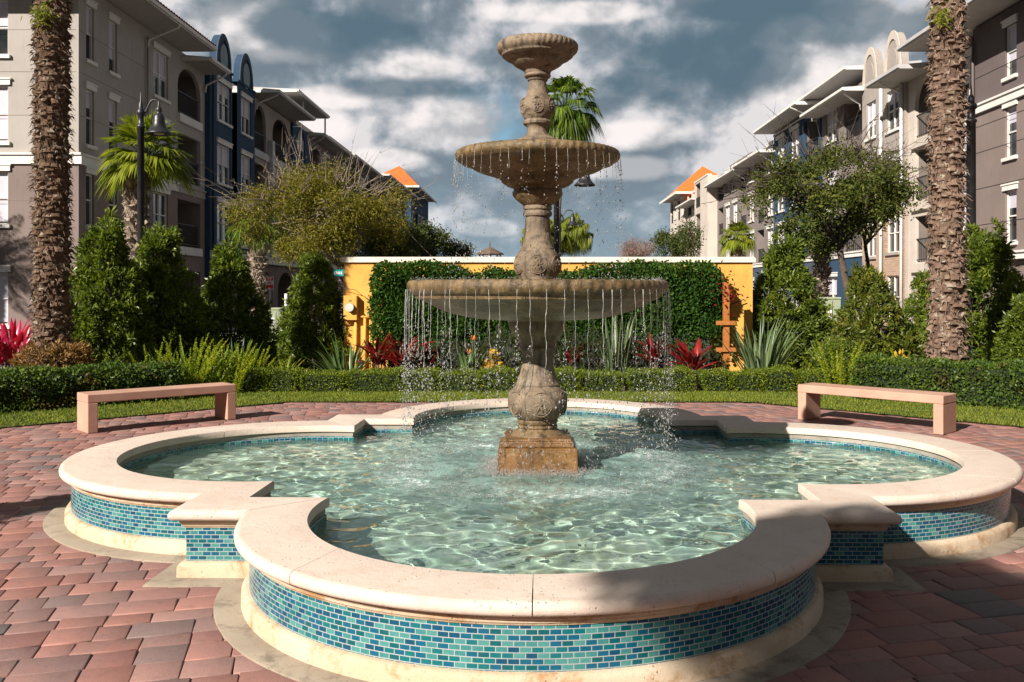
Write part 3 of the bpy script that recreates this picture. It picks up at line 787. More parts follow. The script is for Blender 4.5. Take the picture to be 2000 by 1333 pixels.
for i, (x, d, r, h, lab) in enumerate(low):
    o = lp if i == 0 else dup(lp)
    o.location = (gx_(x, d), d, 0); o.scale = (r, r, h); o.rotation_euler = (0, 0, i * 1.3); o['label'] = lab

# ------------------------------------------------------------------ hedges
def hedge(name, label, x0, y0, x1, y1, wdt, h, mat, L, W, dens, group=None, cat='hedge', rnd=.12, seed=0):
    r_ = np.random.default_rng(seed + 100)
    a = np.array([x0, y0]); b = np.array([x1, y1]); ln = np.linalg.norm(b - a); u = (b - a) / ln; v = np.array([-u[1], u[0]])
    root = thing(name, label, cat, ((x0 + x1) / 2, (y0 + y1) / 2, 0), group)
    hw = wdt / 2
    areas = [ln * h, ln * h, ln * wdt, wdt * h, wdt * h]; n = int(sum(areas) * dens)
    pick = r_.choice(5, n, p=np.array(areas) / sum(areas)); s = r_.random(n) * ln; t = r_.random(n); z = r_.random(n) * h
    V = np.where(pick == 0, -hw, np.where(pick == 1, hw, (t * 2 - 1) * hw)); S = np.where(pick == 3, 0, np.where(pick == 4, ln, s)); Z = np.where(pick == 2, h, z)
    N = np.stack([np.where(pick == 3, -1, np.where(pick == 4, 1, 0)), np.where(pick == 0, -1, np.where(pick == 1, 1, 0)), np.where(pick == 2, 1, .15)], 1).astype(float)
    # soften corners, lumps
    q = np.clip((Z - (h - rnd)) / rnd, 0, 1); V = V * (1 - .22 * q ** 2 * (rnd / .12)); 
    Z = Z - .35 * rnd * np.clip((np.abs(V) / hw - .7) / .3, 0, 1) ** 2 * (pick == 2)
    lump = .018 * np.sin(S * 6 + seed) + .014 * np.sin(S * 13 + Z * 9) + .012 * np.sin(Z * 17 + V * 11)
    depth = lump + r_.normal(size=n) * .012 - np.abs(r_.normal(size=n)) * .02
    U3 = np.array([u[0], u[1], 0]); V3 = np.array([v[0], v[1], 0]); Z3 = np.array([0, 0, 1.0])
    NN = N[:, :1] * U3 + N[:, 1:2] * V3 + N[:, 2:] * Z3
    P = np.array([x0, y0, 0]) + S[:, None] * U3 + V[:, None] * V3 + Z[:, None] * Z3 + NN * depth[:, None]
    P[:, 2] = np.maximum(P[:, 2], .012)
    D = unit(NN * .55 + r_.normal(size=(n, 3)) * .75 + Z3 * .15)
    lb = LB(); lb.add(leaves(P, D, L * (.6 + .8 * r_.random(n)), W * (.7 + .6 * r_.random(n)), .1)); lb.build('foliage', mat, root)
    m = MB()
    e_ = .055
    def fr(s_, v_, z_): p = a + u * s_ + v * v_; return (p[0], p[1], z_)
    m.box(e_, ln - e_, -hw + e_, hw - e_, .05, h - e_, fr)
    m.build('dark_core', M['darkcore'], root)  # solid dark box inside the hedge, filling the gaps between leaves
    return root
M['darkcore'] = pmat('dark hedge core', (.018, .030, .010), .9, .4, 20, 1.0, 60)  # very dark green: shade between the leaves is put into this colour
GB = 'clipped box hedge blocks in front of the yellow wall'
segs = [(460, 525, 'leftmost'), (528, 588, ''), (597, 680, ''), (684, 790, ''), (792, 858, ''), (860, 935, ''), (938, 1010, ''), (1070, 1130, ''), (1133, 1215, ''), (1226, 1352, ''), (1368, 1422, ''), (1425, 1482, ''), (1484, 1552, ''), (1566, 1640, '')]
labs = ['box hedge block just past the left bench, leftmost of the row', 'short box hedge block below the yellow-green strap plant', 'box hedge block below the white meter post and sign, third of the row',
        'wide box hedge block at the left foot of the yellow wall', 'box hedge block below the left pair of red cordylines', 'box hedge block below the orange crane flowers', 'box hedge block just left of the fountain stem', 'box hedge block just right of the fountain stem',
        'shaded box hedge block right of the fountain stem, behind the drops', 'widest box hedge block, below the first red cordyline on the right', 'box hedge block at the foot of the orange trellis post', 'box hedge block below the large grey-green strap plant', 'box hedge block directly left of the right bench end',
        'box hedge block behind the left leg of the right bench, rightmost of the row']
for i, (a_, b_, _) in enumerate(segs):
    d = 15.2
    hedge('box_hedge', labs[i], gx_(a_, d) + .01, d, gx_(b_, d) - .01, d, .62, .345 + .02 * math.sin(i * 2.2), M['boxhedge'], .032, .018, 3000, GB, seed=i, rnd=.08)
hedge('clipped_hedge', 'long knee-high clipped hedge behind the left bench', -8.9, 11.35, -5.55, 14.25, .95, .54, M['hedge'], .050, .030, 2300, 'long clipped hedges behind the benches', seed=31)
hedge('clipped_hedge', 'long knee-high clipped hedge behind the right bench', 5.15, 14.45, 9.0, 11.9, 1.1, .60, M['hedge'], .050, .030, 2300, 'long clipped hedges behind the benches', seed=32)

# ------------------------------------------------------------------ lawn
M['turf'] = pmat('turf soil', (.055, .075, .018), .95, .4, 5, .6, 90)
M['grass'] = leafmat('grass blades', [(0.066, 0.11, 0.0154), (0.132, 0.187, 0.022), (0.209, 0.253, 0.0385), (0.11, 0.154, 0.022), (0.264, 0.264, 0.066)], .35, .6, .2)
xs = np.linspace(-12, 12, 81); yf = front_lawn_y(xs)
yb = np.where(np.abs(xs + .2) < 4.2, 15.0, 15.0 - (np.abs(xs + .2) - 4.2) * .80)
V = np.concatenate([np.column_stack([xs, yf, np.full(81, .012)]), np.column_stack([xs, yb, np.full(81, .012)])])
tag(obj('lawn', V, [(i, i + 1, i + 82, i + 81) for i in range(80)], M['turf']), kind='structure')
n = 90000
X = rng.random(n) * 21 - 10.4; tt = rng.random(n) * 1.04 - .03
Y = np.interp(X, xs, yf) * (1 - tt) + np.interp(X, xs, yb) * tt
P = np.stack([X, Y, np.full(n, .01)], 1); D = np.array([0, 0, 1.0]) + rng.normal(size=(n, 3)) * .45; D[:, 2] = np.abs(D[:, 2]) + .2
lb = LB(); lb.add(leaves(P, D, .028 + .035 * rng.random(n), .007 + .006 * rng.random(n), .1)); tag(lb.build('grass', M['grass']), 'strip of short yellow-green turf between pavers and hedges', 'grass', kind='stuff')

# ------------------------------------------------------------------ strap plants
def strap_leaf(b, base, az_, L, W, lean, droop, seg=6, fold=.25):
    """append a multi-segment strap leaf (as quads, connected)"""
    t = np.linspace(0, 1, seg + 1); out = np.array([math.cos(az_), math.sin(az_), 0]); side = np.array([-math.sin(az_), math.cos(az_), 0])
    ang = lean + droop * t ** 1.6
    dl = L / seg; p = np.array(base, float); C = [p.copy()]
    for i in range(seg):
        a = (ang[i] + ang[i + 1]) / 2; p = p + dl * (math.sin(a) * out + math.cos(a) * np.array([0, 0, 1.0])); C.append(p.copy())
    C = np.array(C); w_ = W * np.sin(np.clip(t * .92 + .10, 0, 1) * pi) ** .7; w_[-1] = W * .04
    nrm = np.stack([np.cos(ang)[:, None] * out - np.sin(ang)[:, None] * np.array([0, 0, 1.0])], 0)[0]
    A = C + side * w_[:, None] / 2 + nrm * (-fold * w_[:, None]) * -1; Bm = C; Cc = C - side * w_[:, None] / 2 + nrm * fold * w_[:, None]
    V = np.concatenate([A, Bm, Cc]); m = seg + 1; F = []
    for i in range(seg): F += [(i, i + 1, m + i + 1, m + i), (m + i, m + i + 1, 2 * m + i + 1, 2 * m + i)]
    b.add((V, np.array(F)))
def strapplant(name, label, cat, x, d, n, L, W, lean, droop, mat, group=None, spread=.12, seed=0, stem=0.0, zc=0):
    r_ = random.Random(seed); root = thing(name, label, cat, (gx_(x, d), d, 0), group); b = LB(); bx_, by_ = gx_(x, d), d
    for i in range(n):
        a = r_.random() * 2 * pi; rr = spread * math.sqrt(r_.random()); l = L * (.6 + .5 * r_.random())
        hz_ = stem * (.55 + .45 * r_.random()) if stem else 0
        strap_leaf(b, (bx_ + rr * math.cos(a), by_ + rr * math.sin(a), hz_), a + r_.gauss(0, .5), l, W * (.7 + .5 * r_.random()), lean[0] + (lean[1] - lean[0]) * r_.random(), droop * (.4 + .9 * r_.random()))
    b.build('leaf_cluster', mat, root)
    if stem:
        m = MB()
        for j in range(4): m.tube([(bx_ + .03 * j - .05, by_, 0), (bx_ + .05 * j - .08, by_ + .02 * j, stem)], .012, 5)
        m.build('stem', M['bark'], root)
    return root
M['strap'] = leafmat('strap leaves', [(.05, .10, .03), (.09, .16, .05), (.13, .20, .07)], .3, .35, .5)
M['strapgrey'] = leafmat('grey green strap leaves', [(.05, .085, .035), (.10, .15, .07), (.17, .21, .11)], .25, .35, .5)
M['strapbright'] = leafmat('bright green strap leaves', [(.07, .14, .02), (.13, .21, .03), (.21, .29, .04)], .4, .35, .4)
M['strapyellow'] = leafmat('yellow striped strap leaves', [(.10, .16, .02), (.22, .26, .03), (.34, .33, .05)], .4, .4, .4)
M['red'] = leafmat('red cordyline leaves', [(.10, .006, .010), (.22, .010, .018), (.34, .03, .03), (.07, .02, .01), (.15, .01, .015)], .45, .3, .5)
M['magenta'] = leafmat('magenta cordyline leaves', [(.25, .006, .04), (.45, .012, .08), (.60, .03, .12), (.16, .01, .03)], .45, .3, .5)
M['orange'] = leafmat('orange petals', [(.7, .16, .01), (.8, .25, .02)], .4, .5, .3)
M['yellowleaf'] = leafmat('yellow croton leaves', [(.62, .38, .04), (.75, .5, .08), (.35, .28, .04)], .4, .45, .3)
GP = 'strap-leaved plants behind the hedges'
strapplant('strap_plant', 'large grey-green fan of strap leaves at the right end of the yellow wall', 'plant', 1488, 16.1, 60, 1.25, .062, (.02, .55), .55, M['strapgrey'], GP, .18, 1)
strapplant('strap_plant', 'dark green strap-leaved clump below the electric meter', 'plant', 672, 16.4, 46, .98, .045, (.02, .75), .7, M['strap'], GP, .16, 2)
strapplant('strap_plant', 'yellow-green arching strap plant between the sign and the left shrub', 'plant', 558, 16.2, 20, .62, .036, (.05, .6), .9, M['strapyellow'], GP, .10, 3)
strapplant('strap_plant', 'tall upright green strap leaves behind the plume ferns', 'plant', 455, 16.6, 40, .85, .05, (.0, .4), .4, M['strap'], GP, .30, 4)
strapplant('strap_plant', 'bright broad strap leaves directly above the left bench seat', 'plant', 395, 15.0, 42, .86, .065, (.0, .6), .5, M['strapbright'], GP, .36, 24)
strapplant('strap_plant', 'bright strap leaves left of the bright plume ferns', 'plant', 318, 15.2, 26, .72, .055, (.0, .55), .5, M['strapbright'], GP, .26, 25)
strapplant('strap_plant', 'bright strap leaves above the right end of the left bench', 'plant', 478, 15.9, 26, .80, .055, (.0, .6), .6, M['strapbright'], GP, .26, 26)
strapplant('strap_plant', 'tall dark strap leaves seen through the drops right of the stem', 'plant', 1205, 16.5, 26, 1.25, .055, (.0, .3), .3, M['strapgrey'], GP, .16, 5)
strapplant('strap_plant', 'small upright strap clump right of the right date palm foot', 'plant', 1912, 14.6, 16, .50, .035, (.0, .4), .4, M['strapyellow'], GP, .10, 6)
GR = 'red cordylines in front of the yellow wall'
strapplant('red_cordyline', 'deep red cordyline close to the pipes on the yellow wall', 'plant', 738, 16.4, 26, .46, .09, (.2, 1.1), .7, M['red'], GR, .10, 11, .60)
strapplant('red_cordyline', 'bright red cordyline in front of the left half of the climbing hedge', 'plant', 790, 16.3, 26, .48, .09, (.2, 1.2), .7, M['red'], GR, .14, 12, .62)
strapplant('red_cordyline', 'red cordyline behind the right end of the lower bowl curtain', 'plant', 1278, 16.4, 22, .46, .09, (.2, 1.1), .6, M['red'], GR, .10, 13, .62)
strapplant('red_cordyline', 'largest dark red cordyline, left of the orange trellis post', 'plant', 1352, 16.1, 36, .50, .09, (.3, 1.3), .6, M['red'], GR, .14, 14, .52)
strapplant('red_cordyline', 'small red cordyline seen through the left water strings', 'plant', 836, 16.6, 10, .26, .06, (.2, 1.0), .6, M['red'], GR, .05, 15, .55)
strapplant('red_cordyline', 'dull bronze-red cordyline just right of the fountain stem', 'plant', 1120, 16.7, 22, .32, .06, (.2, 1.2), .6, M['red'], GR, .08, 16, .5)
strapplant('magenta_cordyline', 'bright magenta cordyline clump at the left picture edge', 'plant', 14, 14.6, 110, .48, .095, (.0, 1.2), .5, M['magenta'], None, .42, 17, .85)
strapplant('magenta_cordyline', 'magenta cordyline glimpsed between trunk and left hedge', 'plant', -50, 14.2, 60, .42, .085, (.0, 1.2), .5, M['magenta'], None, .35, 18, .7)
# crane flowers
def crane(x, d, zf, label):
    r_ = thing('crane_flower', label, 'flower', (gx_(x, d), d, 0), 'orange crane flowers behind the box hedge'); X0 = gx_(x, d)
    m = MB(); m.tube([(X0, d, 0), (X0 + .02, d - .03, zf * .6), (X0 + .03, d - .08, zf)], [.012, .01, .008], 6); m.build('stalk', M['strap'], r_)
    b = LB(); 
    for k in range(6): strap_leaf(b, (X0 + .03, d - .08, zf - .01), k * 1.1, .11, .035, .25 + .1 * k, .3, 3)
    b.build('petals', M['orange'], r_)
    b = LB()
    for k in range(5): strap_leaf(b, (X0 + .05 * math.cos(k * 1.3), d + .03, .05), k * 1.4, .62, .085, .15, .5, 5)
    b.build('leaf_cluster', M['strap'], r_)
crane(921, 16.0, zt(664, 16.0), 'upper orange crane flower left of the fountain stem')
crane(913, 15.9, zt(691, 15.9), 'lower orange crane flower left of the fountain stem')
o = mound(.16, .14, zt(690, 16.1), M['yellowleaf'], 60, .09, .05, label='yellow croton leaves glowing left of the fountain stem', name='croton', cat='plant', seed=5, per=5); o.location = (gx_(962, 16.1), 16.1, 0)
o = mound(.17, .14, .62, M['yellowleaf'], 50, .09, .05, label='yellow croton behind the right hedge, left of the date palm', name='croton', cat='plant', seed=6, per=5); o.location = (gx_(1758, 14.9), 14.9, 0)
M['darkleaf'] = leafmat('dark understorey leaves', [(.02, .04, .012), (.035, .03, .012), (.03, .07, .015), (.05, .04, .02)], .25, .4, .4)
und = mound(1, 1, 1, M['darkleaf'], 420, .07, .03, label='x', name='dark_shrub', group='dark shrubs at the foot of the yellow wall', seed=9, per=16)
ul = [(830, .5, .62, 'dark shrub below the left part of the climbing hedge'), (985, .5, .80, 'dark shrub left of and behind the fountain stem'), (1110, .45, .8, 'dark shrub right of and behind the fountain stem'), (1310, .35, .5, 'dark shrub between the two right red cordylines'), (880, .4, .7, 'dark shrub behind the crane flowers'), (935, .4, .62, 'dark shrub behind the yellow croton by the stem'), (1165, .4, .75, 'dark shrub left of the tall strap leaves seen through the drops'), (1235, .4, .7, 'dark shrub right of the tall strap leaves seen through the drops'), (765, .35, .55, 'dark shrub between the two left red cordylines'), (1392, .3, .45, 'dark shrub at the foot of the trellis post'), (1062, .5, .78, 'dark shrub hidden behind the fountain stem'), (1272, .4, .66, 'dark shrub behind the red cordyline at the right end of the lower bowl'), (800, .4, .6, 'dark shrub behind the left pair of red cordylines')]
for i, (x, r, h, lab) in enumerate(ul):
    h = h * 1.12 + .06
    o = und if i == 0 else dup(und); o.location = (gx_(x, 16.8), 16.8, 0); o.scale = (r, .3, h); o['label'] = lab

# plume ferns
def plumefern(label, x, d, n, L, seed, spread=.35):
    r_ = np.random.default_rng(seed); root = thing('plume_fern', label, 'fern', (gx_(x, d), d, 0), 'bright plume ferns beside the long hedges'); b = LB(); X0 = gx_(x, d)
    for i in range(n):
        a = r_.random() * 2 * pi; rr = spread * math.sqrt(r_.random()); lean = .08 + .7 * rr / spread * r_.random() + .12 * r_.random(); l = 1.34 * L * (.65 + .45 * r_.random())
        t = np.linspace(0, 1, 10); ang = lean + .25 * t ** 2
        out = np.array([math.cos(a), math.sin(a), 0]); p = np.array([X0 + rr * .5 * math.cos(a), d + rr * .5 * math.sin(a), .0]); C = [p]
        for j in range(9): p = p + l / 9 * (math.sin(ang[j]) * out + math.cos(ang[j]) * np.array([0, 0, 1.0])); C.append(p)
        C = np.array(C); m = 260; s = r_.random(m) ** .9; idx = np.clip((s * 9).astype(int), 0, 8); fr_ = (s * 9 - idx)[:, None]
        P = C[idx] * (1 - fr_) + C[idx + 1] * fr_; ax = unit(C[idx + 1] - C[idx])
        prof = np.sin(np.clip(s * .85 + .13, 0, 1) * pi) ** .6
        D = unit(unit(r_.normal(size=(m, 3))) + ax * .9)
        b.add(leaves(P, D, .036 * prof + .010, .013 + .004 * r_.random(m), 0))
    b.build('plumes', M['plume'], root)
    return root
M['plume'] = leafmat('plume fern needles', [(.13, .19, .015), (.24, .31, .02), (.38, .41, .03), (.18, .25, .02)], .45, .5, .3)
plumefern('bright yellow-green plume fern right of the shrub by the left palm', 300, 14.9, 16, .62, 1, .3)
plumefern('largest bright plume fern, directly above the left bench', 365, 14.7, 30, .74, 2, .42)
plumefern('plume fern above the right end of the left bench', 448, 14.8, 24, .68, 3, .36)
plumefern('small plume fern left of the first box hedge block', 490, 15.7, 12, .55, 4, .25)
plumefern('yellow plume fern at the left end of the right long hedge', 1640, 14.75, 24, .66, 5, .36)
plumefern('plume fern between the yellow croton and the right date palm', 1778, 14.6, 14, .56, 6, .26)
# ================================================================== palms
def bootmat(name, a, b, pale, moss):
    m = bpy.data.materials.new(name); m.use_nodes = True; t = NT(m.node_tree)
    g = t.node('ShaderNodeNewGeometry'); rnd = g.outputs['Random Per Island']
    c = t.ramp(rnd, [(0, a), (.5, b), (1, tuple(x * .7 for x in a))])
    co = t.node('ShaderNodeTexCoord').outputs['Object']
    c = t.mix(t.math('MULTIPLY', t.smooth(t.noise(co, 9, 5, .65, .5), .56, .64), .8), c, pale)
    c = t.mix(t.math('MULTIPLY', t.smooth(t.noise(co, 1.3, 4, .6), .55, .7), .35), c, moss)
    h = t.noise(t.node('ShaderNodeMapping', {0: co, 3: (1, 1, 3)}).outputs[0], 30, 5, .7)
    bp = t.node('ShaderNodeBump', {'Height': h, 'Strength': .9, 'Distance': .02})
    b_ = t.node('ShaderNodeBsdfPrincipled', {'Base Color': c, 'Roughness': .95, 'Specular IOR Level': .1, 'Normal': bp.outputs[0]})
    t.l.new(b_.outputs[0], t.node('ShaderNodeOutputMaterial').inputs[0]); return m
M['boot'] = bootmat('palm boots', (.10, .062, .04), (.18, .118, .082), (.40, .36, .29), (.13, .11, .06))
M['bootpink'] = bootmat('palm boots pinkish', (.165, .108, .078), (.23, .155, .115), (.38, .34, .27), (.14, .13, .08))  # paler, pinker boot tones for the right trunk
M['sabal'] = bootmat('sabal boots', (.22, .17, .13), (.34, .27, .21), (.45, .40, .34), (.14, .11, .08))
M['frond'] = leafmat('date palm leaflets', [(.03, .06, .015), (.06, .10, .02), (.10, .13, .03)], .3, .4, .4)
M['fan'] = leafmat('fan palm leaves', [(.07, .11, .012), (.15, .20, .02), (.27, .31, .035), (.10, .14, .015)], .4, .4, .4)
M['fandark'] = leafmat('washingtonia leaves', [(0.024, 0.06, 0.0144), (0.06, 0.12, 0.018), (0.168, 0.24, 0.03), (0.036, 0.072, 0.0144)], .35, .35, .5)
M['fanold'] = leafmat('yellowing fan leaves', [(.5, .24, .02), (.55, .40, .05), (.30, .28, .04)], .4, .5, .3)
def boots_trunk(root, H, R0, R1, rows, per, size, mat, seed=0, flare=0.0, out=.55):
    r_ = np.random.default_rng(seed); V = []; n = 0
    rad = lambda z: R0 + (R1 - R0) * z / H + flare * math.exp(-z / .35)
    zz = np.linspace(.0, H, 30); rr = np.array([rad(z) - .02 for z in zz])
    VV, FF = lathe(list(zip(rr, zz)), 20)
    quads = [VV]; faces = [FF]; off = len(VV)
    for i in range(rows):
        z0 = H * (i + .2) / rows
        for j in range(per):
            a = (j + (i % 2) * .5 + r_.normal() * .06) / per * 2 * pi; r0 = rad(z0) - .025
            hw = size[0] / 2 * (.6 + .75 * r_.random()); hh = size[1] * (.6 + .8 * r_.random()); pr = size[2] * (.25 + 1.15 * r_.random()); dz = r_.normal() * .028
            o_ = np.array([math.cos(a), math.sin(a), 0]); s_ = np.array([-math.sin(a), math.cos(a), 0]); c = o_ * r0 + np.array([0, 0, z0 + dz])
            up = np.array([0, 0, 1.0]); skew = r_.normal() * .03
            P = [c - s_ * hw, c + s_ * hw, c + up * hh * .5 + o_ * pr * .5 + s_ * hw * .85, c + up * hh * .5 + o_ * pr * .5 - s_ * hw * .85,
                 c + up * hh * out + o_ * pr + s_ * (hw * .45 + skew), c + up * hh * out + o_ * pr - s_ * (hw * .45 - skew),
                 c + up * hh * (out + .22) + o_ * pr * .82 + s_ * hw * .5, c + up * hh * (out + .22) + o_ * pr * .82 - s_ * hw * .5, c + up * hh * 1.1 + s_ * hw * .7, c + up * hh * 1.1 - s_ * hw * .7]
            quads.append(np.array(P)); faces.append(np.array([(0, 1, 2, 3), (3, 2, 4, 5), (5, 4, 6, 7), (7, 6, 8, 9), (1, 8, 6, 2), (0, 3, 7, 9), (2, 6, 4, 4), (3, 5, 7, 7)]) + off); off += 10
    fb = LB(); nf_ = rows * per * 3; th_ = r_.random(nf_) * 2 * pi; zf = r_.random(nf_) * H; rf = np.array([rad(z) for z in zf]) + size[2] * .25
    PF = np.stack([rf * np.cos(th_), rf * np.sin(th_), zf], 1) + np.array(root.location); DF = np.stack([np.cos(th_), np.sin(th_), np.full(nf_, -.5)], 1) + r_.normal(size=(nf_, 3)) * .8
    fb.add(leaves(PF, DF, size[1] * (.3 + .7 * r_.random(nf_)), .009 + .016 * r_.random(nf_), .3)); fb.build('trunk_fibre', mat, root)
    Vf = np.concatenate(quads); Ff = np.concatenate(faces)
    fl = [tuple(dict.fromkeys(f)) for f in Ff.tolist()]
    return obj('trunk', Vf + np.array(root.location), fl, mat, root)
def pinnate(b, base, az_, L, lean, droop, nl=70, leaf=.38, W=.022, r_=rng, vfold=.5, hang=.25):
    out = np.array([math.cos(az_), math.sin(az_), 0]); side = np.array([-math.sin(az_), math.cos(az_), 0]); up = np.array([0, 0, 1.0])
    m = 24; t = np.linspace(0, 1, m + 1); ang = lean + droop * t ** 1.4; p = np.array(base, float); C = [p]
    for i in range(m): p = p + L / m * (math.sin(ang[i]) * out + math.cos(ang[i]) * up); C.append(p)
    C = np.array(C); s = np.linspace(.12, .995, nl); idx = np.clip((s * m).astype(int), 0, m - 1); f = (s * m - idx)[:, None]
    P = C[idx] * (1 - f) + C[idx + 1] * f; ax = unit(C[idx + 1] - C[idx]); nr = np.cross(side, ax); nr = nr * np.sign(nr[:, 2:] + 1e-6)
    ll = leaf * np.sin(np.clip(s * .9 + .1, 0, 1) * pi) ** .55
    for sg in (-1, 1):
        D = unit(ax * .55 + side * sg + nr * vfold * .5 - up * hang + r_.normal(size=(nl, 3)) * .12)
        b.add(leaves(P, D, ll, W, hang, twist=np.broadcast_to(up, (nl, 3)) + r_.normal(size=(nl, 3)) * .4))
    V, F = tube(C[::3], np.linspace(.022, .005, len(C[::3])), 4, False); b.add((V, np.array(F)))
def date_palm(label, X, Y, H, seed, mat, crownR=2.6, R0=.235, R1=.215, nf=54, flare=.10, group='date palms round the fountain', sc=1.0):
    r_ = np.random.default_rng(seed); root = thing('date_palm', label, 'palm tree', (X, Y, 0), group)
    boots_trunk(root, H, R0, R1, int(H / .095), 13, (.135, .13, .062), mat, seed, flare)
    b = LB()
    for i in range(nf):
        t = i / nf; pinnate(b, (X, Y, H - .05), i * 2.399, crownR * (.85 + .2 * r_.random()), .15 + 1.35 * t, .75 + .3 * r_.random() - .2 * t, 64, .42, .030, r_)
    b.build('crown', M['frond'], root)
    return root
dl = date_palm('date palm with the dead brown fern skirt at its foot, left of the fountain', gx_(101, 14.0), 14.0, 8.4, 1, M['boot'], flare=.20)
dr = date_palm('date palm with clean pinkish trunk right of the fountain', gx_(1850, 14.0), 14.0, 8.2, 2, M['bootpink'])
date_palm('date palm out of view behind the camera whose crown shades the front coping', -6.05, -4.85, 7.4, 3, M['boot'], 1.0, nf=80)
date_palm('date palm out of view far left whose crown shades the beige house front', -24.6, 26.7, 7.3, 4, M['boot'], 2.4, nf=40)
# brown dead fern round the left trunk foot
M['dead'] = leafmat('dead brown fronds', [(.16, .09, .035), (.26, .15, .06), (.33, .22, .10), (.12, .06, .025)], .25, .7, .2)
o = mound(.52, .50, .95, M['dead'], 620, .10, .018, label='dead brown fern clump round the foot of the left date palm', name='dead_fern', cat='plant', seed=21, per=16); o.location = (gx_(112, 14.0), 13.9, 0)
# moss / small ferns in boots near frame top
def tuft(root, x, y, d, n, col):
    b = LB(); p = np.array(at(x, y, d)); P = np.repeat(p[None], n, 0) + rng.normal(size=(n, 3)) * np.array([.07, .03, .08]); D = rng.normal(size=(n, 3)) + np.array([0, -.8, .1])
    b.add(leaves(P, D, .09, .016, .3)); b.build('fern_tuft', col, root)
tuft(dl, 82, 28, 13.68, 260, M['strapyellow']); tuft(dr, 1836, 34, 13.68, 220, M['strapyellow'])

def fanleaf(b, c, D, R_, n=24, spread=2.6, droop=.35, r_=rng, W=.05):
    D = unit(np.asarray(D, float)); up = np.array([0, 0, 1.0]); s = unit(np.cross(D, up)); nrm = np.cross(s, D)
    a = np.linspace(-spread / 2, spread / 2, n)
    dirs = np.cos(a)[:, None] * D + np.sin(a)[:, None] * s + nrm * (.12 * np.abs(np.sin(a)))[:, None]
    L = R_ * (1 - .25 * (np.abs(a) / (spread / 2)) ** 2) * (.9 + .2 * r_.random(n))
    c = np.asarray(c, float); P = np.repeat(c[None], n, 0)
    m1 = P + dirs * (L * .55)[:, None]; tip = P + dirs * (L * .95)[:, None] - up * (L * droop * (.6 + .8 * r_.random(n)))[:, None]
    w_ = W * (.8 + .4 * r_.random(n)); sd = unit(np.cross(dirs, nrm + r_.normal(size=(n, 3)) * .25))
    V = np.stack([P, m1 + sd * w_[:, None] / 2, tip, m1 - sd * w_[:, None] / 2], 1).reshape(-1, 3)
    b.add((V, np.arange(4 * n).reshape(-1, 4)))
def fan_palm(name, label, x, d, H, cR, mat, trunk='sabal', tw=.2, nf=34, seed=0, group=None, leafR=.55, old=0, low=.6, X=None, topx=0.0, droop=.35):
    r_ = np.random.default_rng(seed); X = gx_(x, d) if X is None else X; root = thing(name, label, 'palm tree', (X, d, 0), group)
    if trunk == 'sabal': boots_trunk(root, H - .1, tw, tw * .95, int(H / .13), 9, (tw * .75, .20, .14), M['sabal'], seed, .02, .8)
    else:
        t = MB(); t.tube([(X, d, 0), (X + topx * .3, d, H * .5), (X + topx, d, H)], [tw * 1.15, tw * .9, tw * .8], 12); t.build('trunk', M['bark'], root, True)
    b = LB(); bo_ = LB(); st = MB(); top = np.array([X + topx, d, H])
    for i in range(nf):
        t = (i + .5) / nf; a = i * 2.399 + r_.random() * .3; elev = (1 - t) * 1.45 - low * t ; pl_ = (cR - leafR * .8) * (.75 + .3 * r_.random())
        D = np.array([math.cos(a) * math.cos(elev), math.sin(a) * math.cos(elev), math.sin(elev)]); e_ = top + D * pl_; e_[2] -= .10 * cR * (1 - abs(elev)) 
        D2 = unit(D * .8 + np.array([0, 0, -.35 - .4 * t]) + D * .3)
        (bo_ if i >= nf - old else b)  # choose
        fanleaf(bo_ if i >= nf - old else b, e_, D2, leafR * (.85 + .3 * r_.random()), 24, 3.0 - .6 * t, droop + .25 * t, r_, leafR * .105)
        st.tube([top, (top + e_) / 2 + np.array([0, 0, .04]), e_], [.018, .013, .010], 4)
    b.build('crown', mat, root); st.build('petioles', M['strap'], root)
    if old: bo_.build('old_fronds', M['fanold'], root)
    return root
fan_palm('sabal_palm', 'sabal palm with shaggy booted trunk behind the left street lamp', 266, 21, zt(312, 21), 1.12, M['fan'], tw=.19, nf=44, seed=5, leafR=.66, group='sabal palms', low=.25, topx=.22, droop=.12)
fan_palm('sabal_palm', 'dark booted sabal palm trunk in front of the blue house arcade', 503, 35, zt(432, 35), 1.2, M['fandark'], tw=.25, nf=26, seed=6, leafR=.6, group='sabal palms', low=.7)
fan_palm('sabal_palm', 'sabal palm with criss-cross trunk under the oak on the right', 1604, 30, zt(440, 30), 1.0, M['fandark'], tw=.20, nf=24, seed=7, leafR=.55, group='sabal palms')
fan_palm('sabal_palm', 'small distant sabal palm left of the oak crown', 1440, 45, zt(468, 45), 1.05, M['fan'], tw=.22, nf=26, seed=8, leafR=.6, group='sabal palms', low=.3)
fan_palm('fan_palm', 'tall fan palm rising behind the upper stem of the fountain', 1083, 31, zt(215, 31), 1.35, M['fandark'], trunk='smooth', tw=.085, nf=56, seed=10, leafR=.62, old=4, low=1.25, topx=.36, droop=.45)
# queen palm
X, Y, H = gx_(1088, 48), 48, zt(474, 48); root = thing('queen_palm', 'distant drooping feather palm behind the fountain stem', 'palm tree', (X, Y, 0))
t = MB(); t.tube([(X, Y, 0), (X, Y, H * .5), (X, Y, H)], [.16, .14, .12], 10); t.build('trunk', M['bark'], root, True)
b = LB()
for i in range(30): pinnate(b, (X, Y, H - .1), i * 2.399, 2.15, .05 + 1.0 * i / 30, 1.35, 120, .75, .03, rng, .0, .9)
b.build('crown', M['fan'], root)

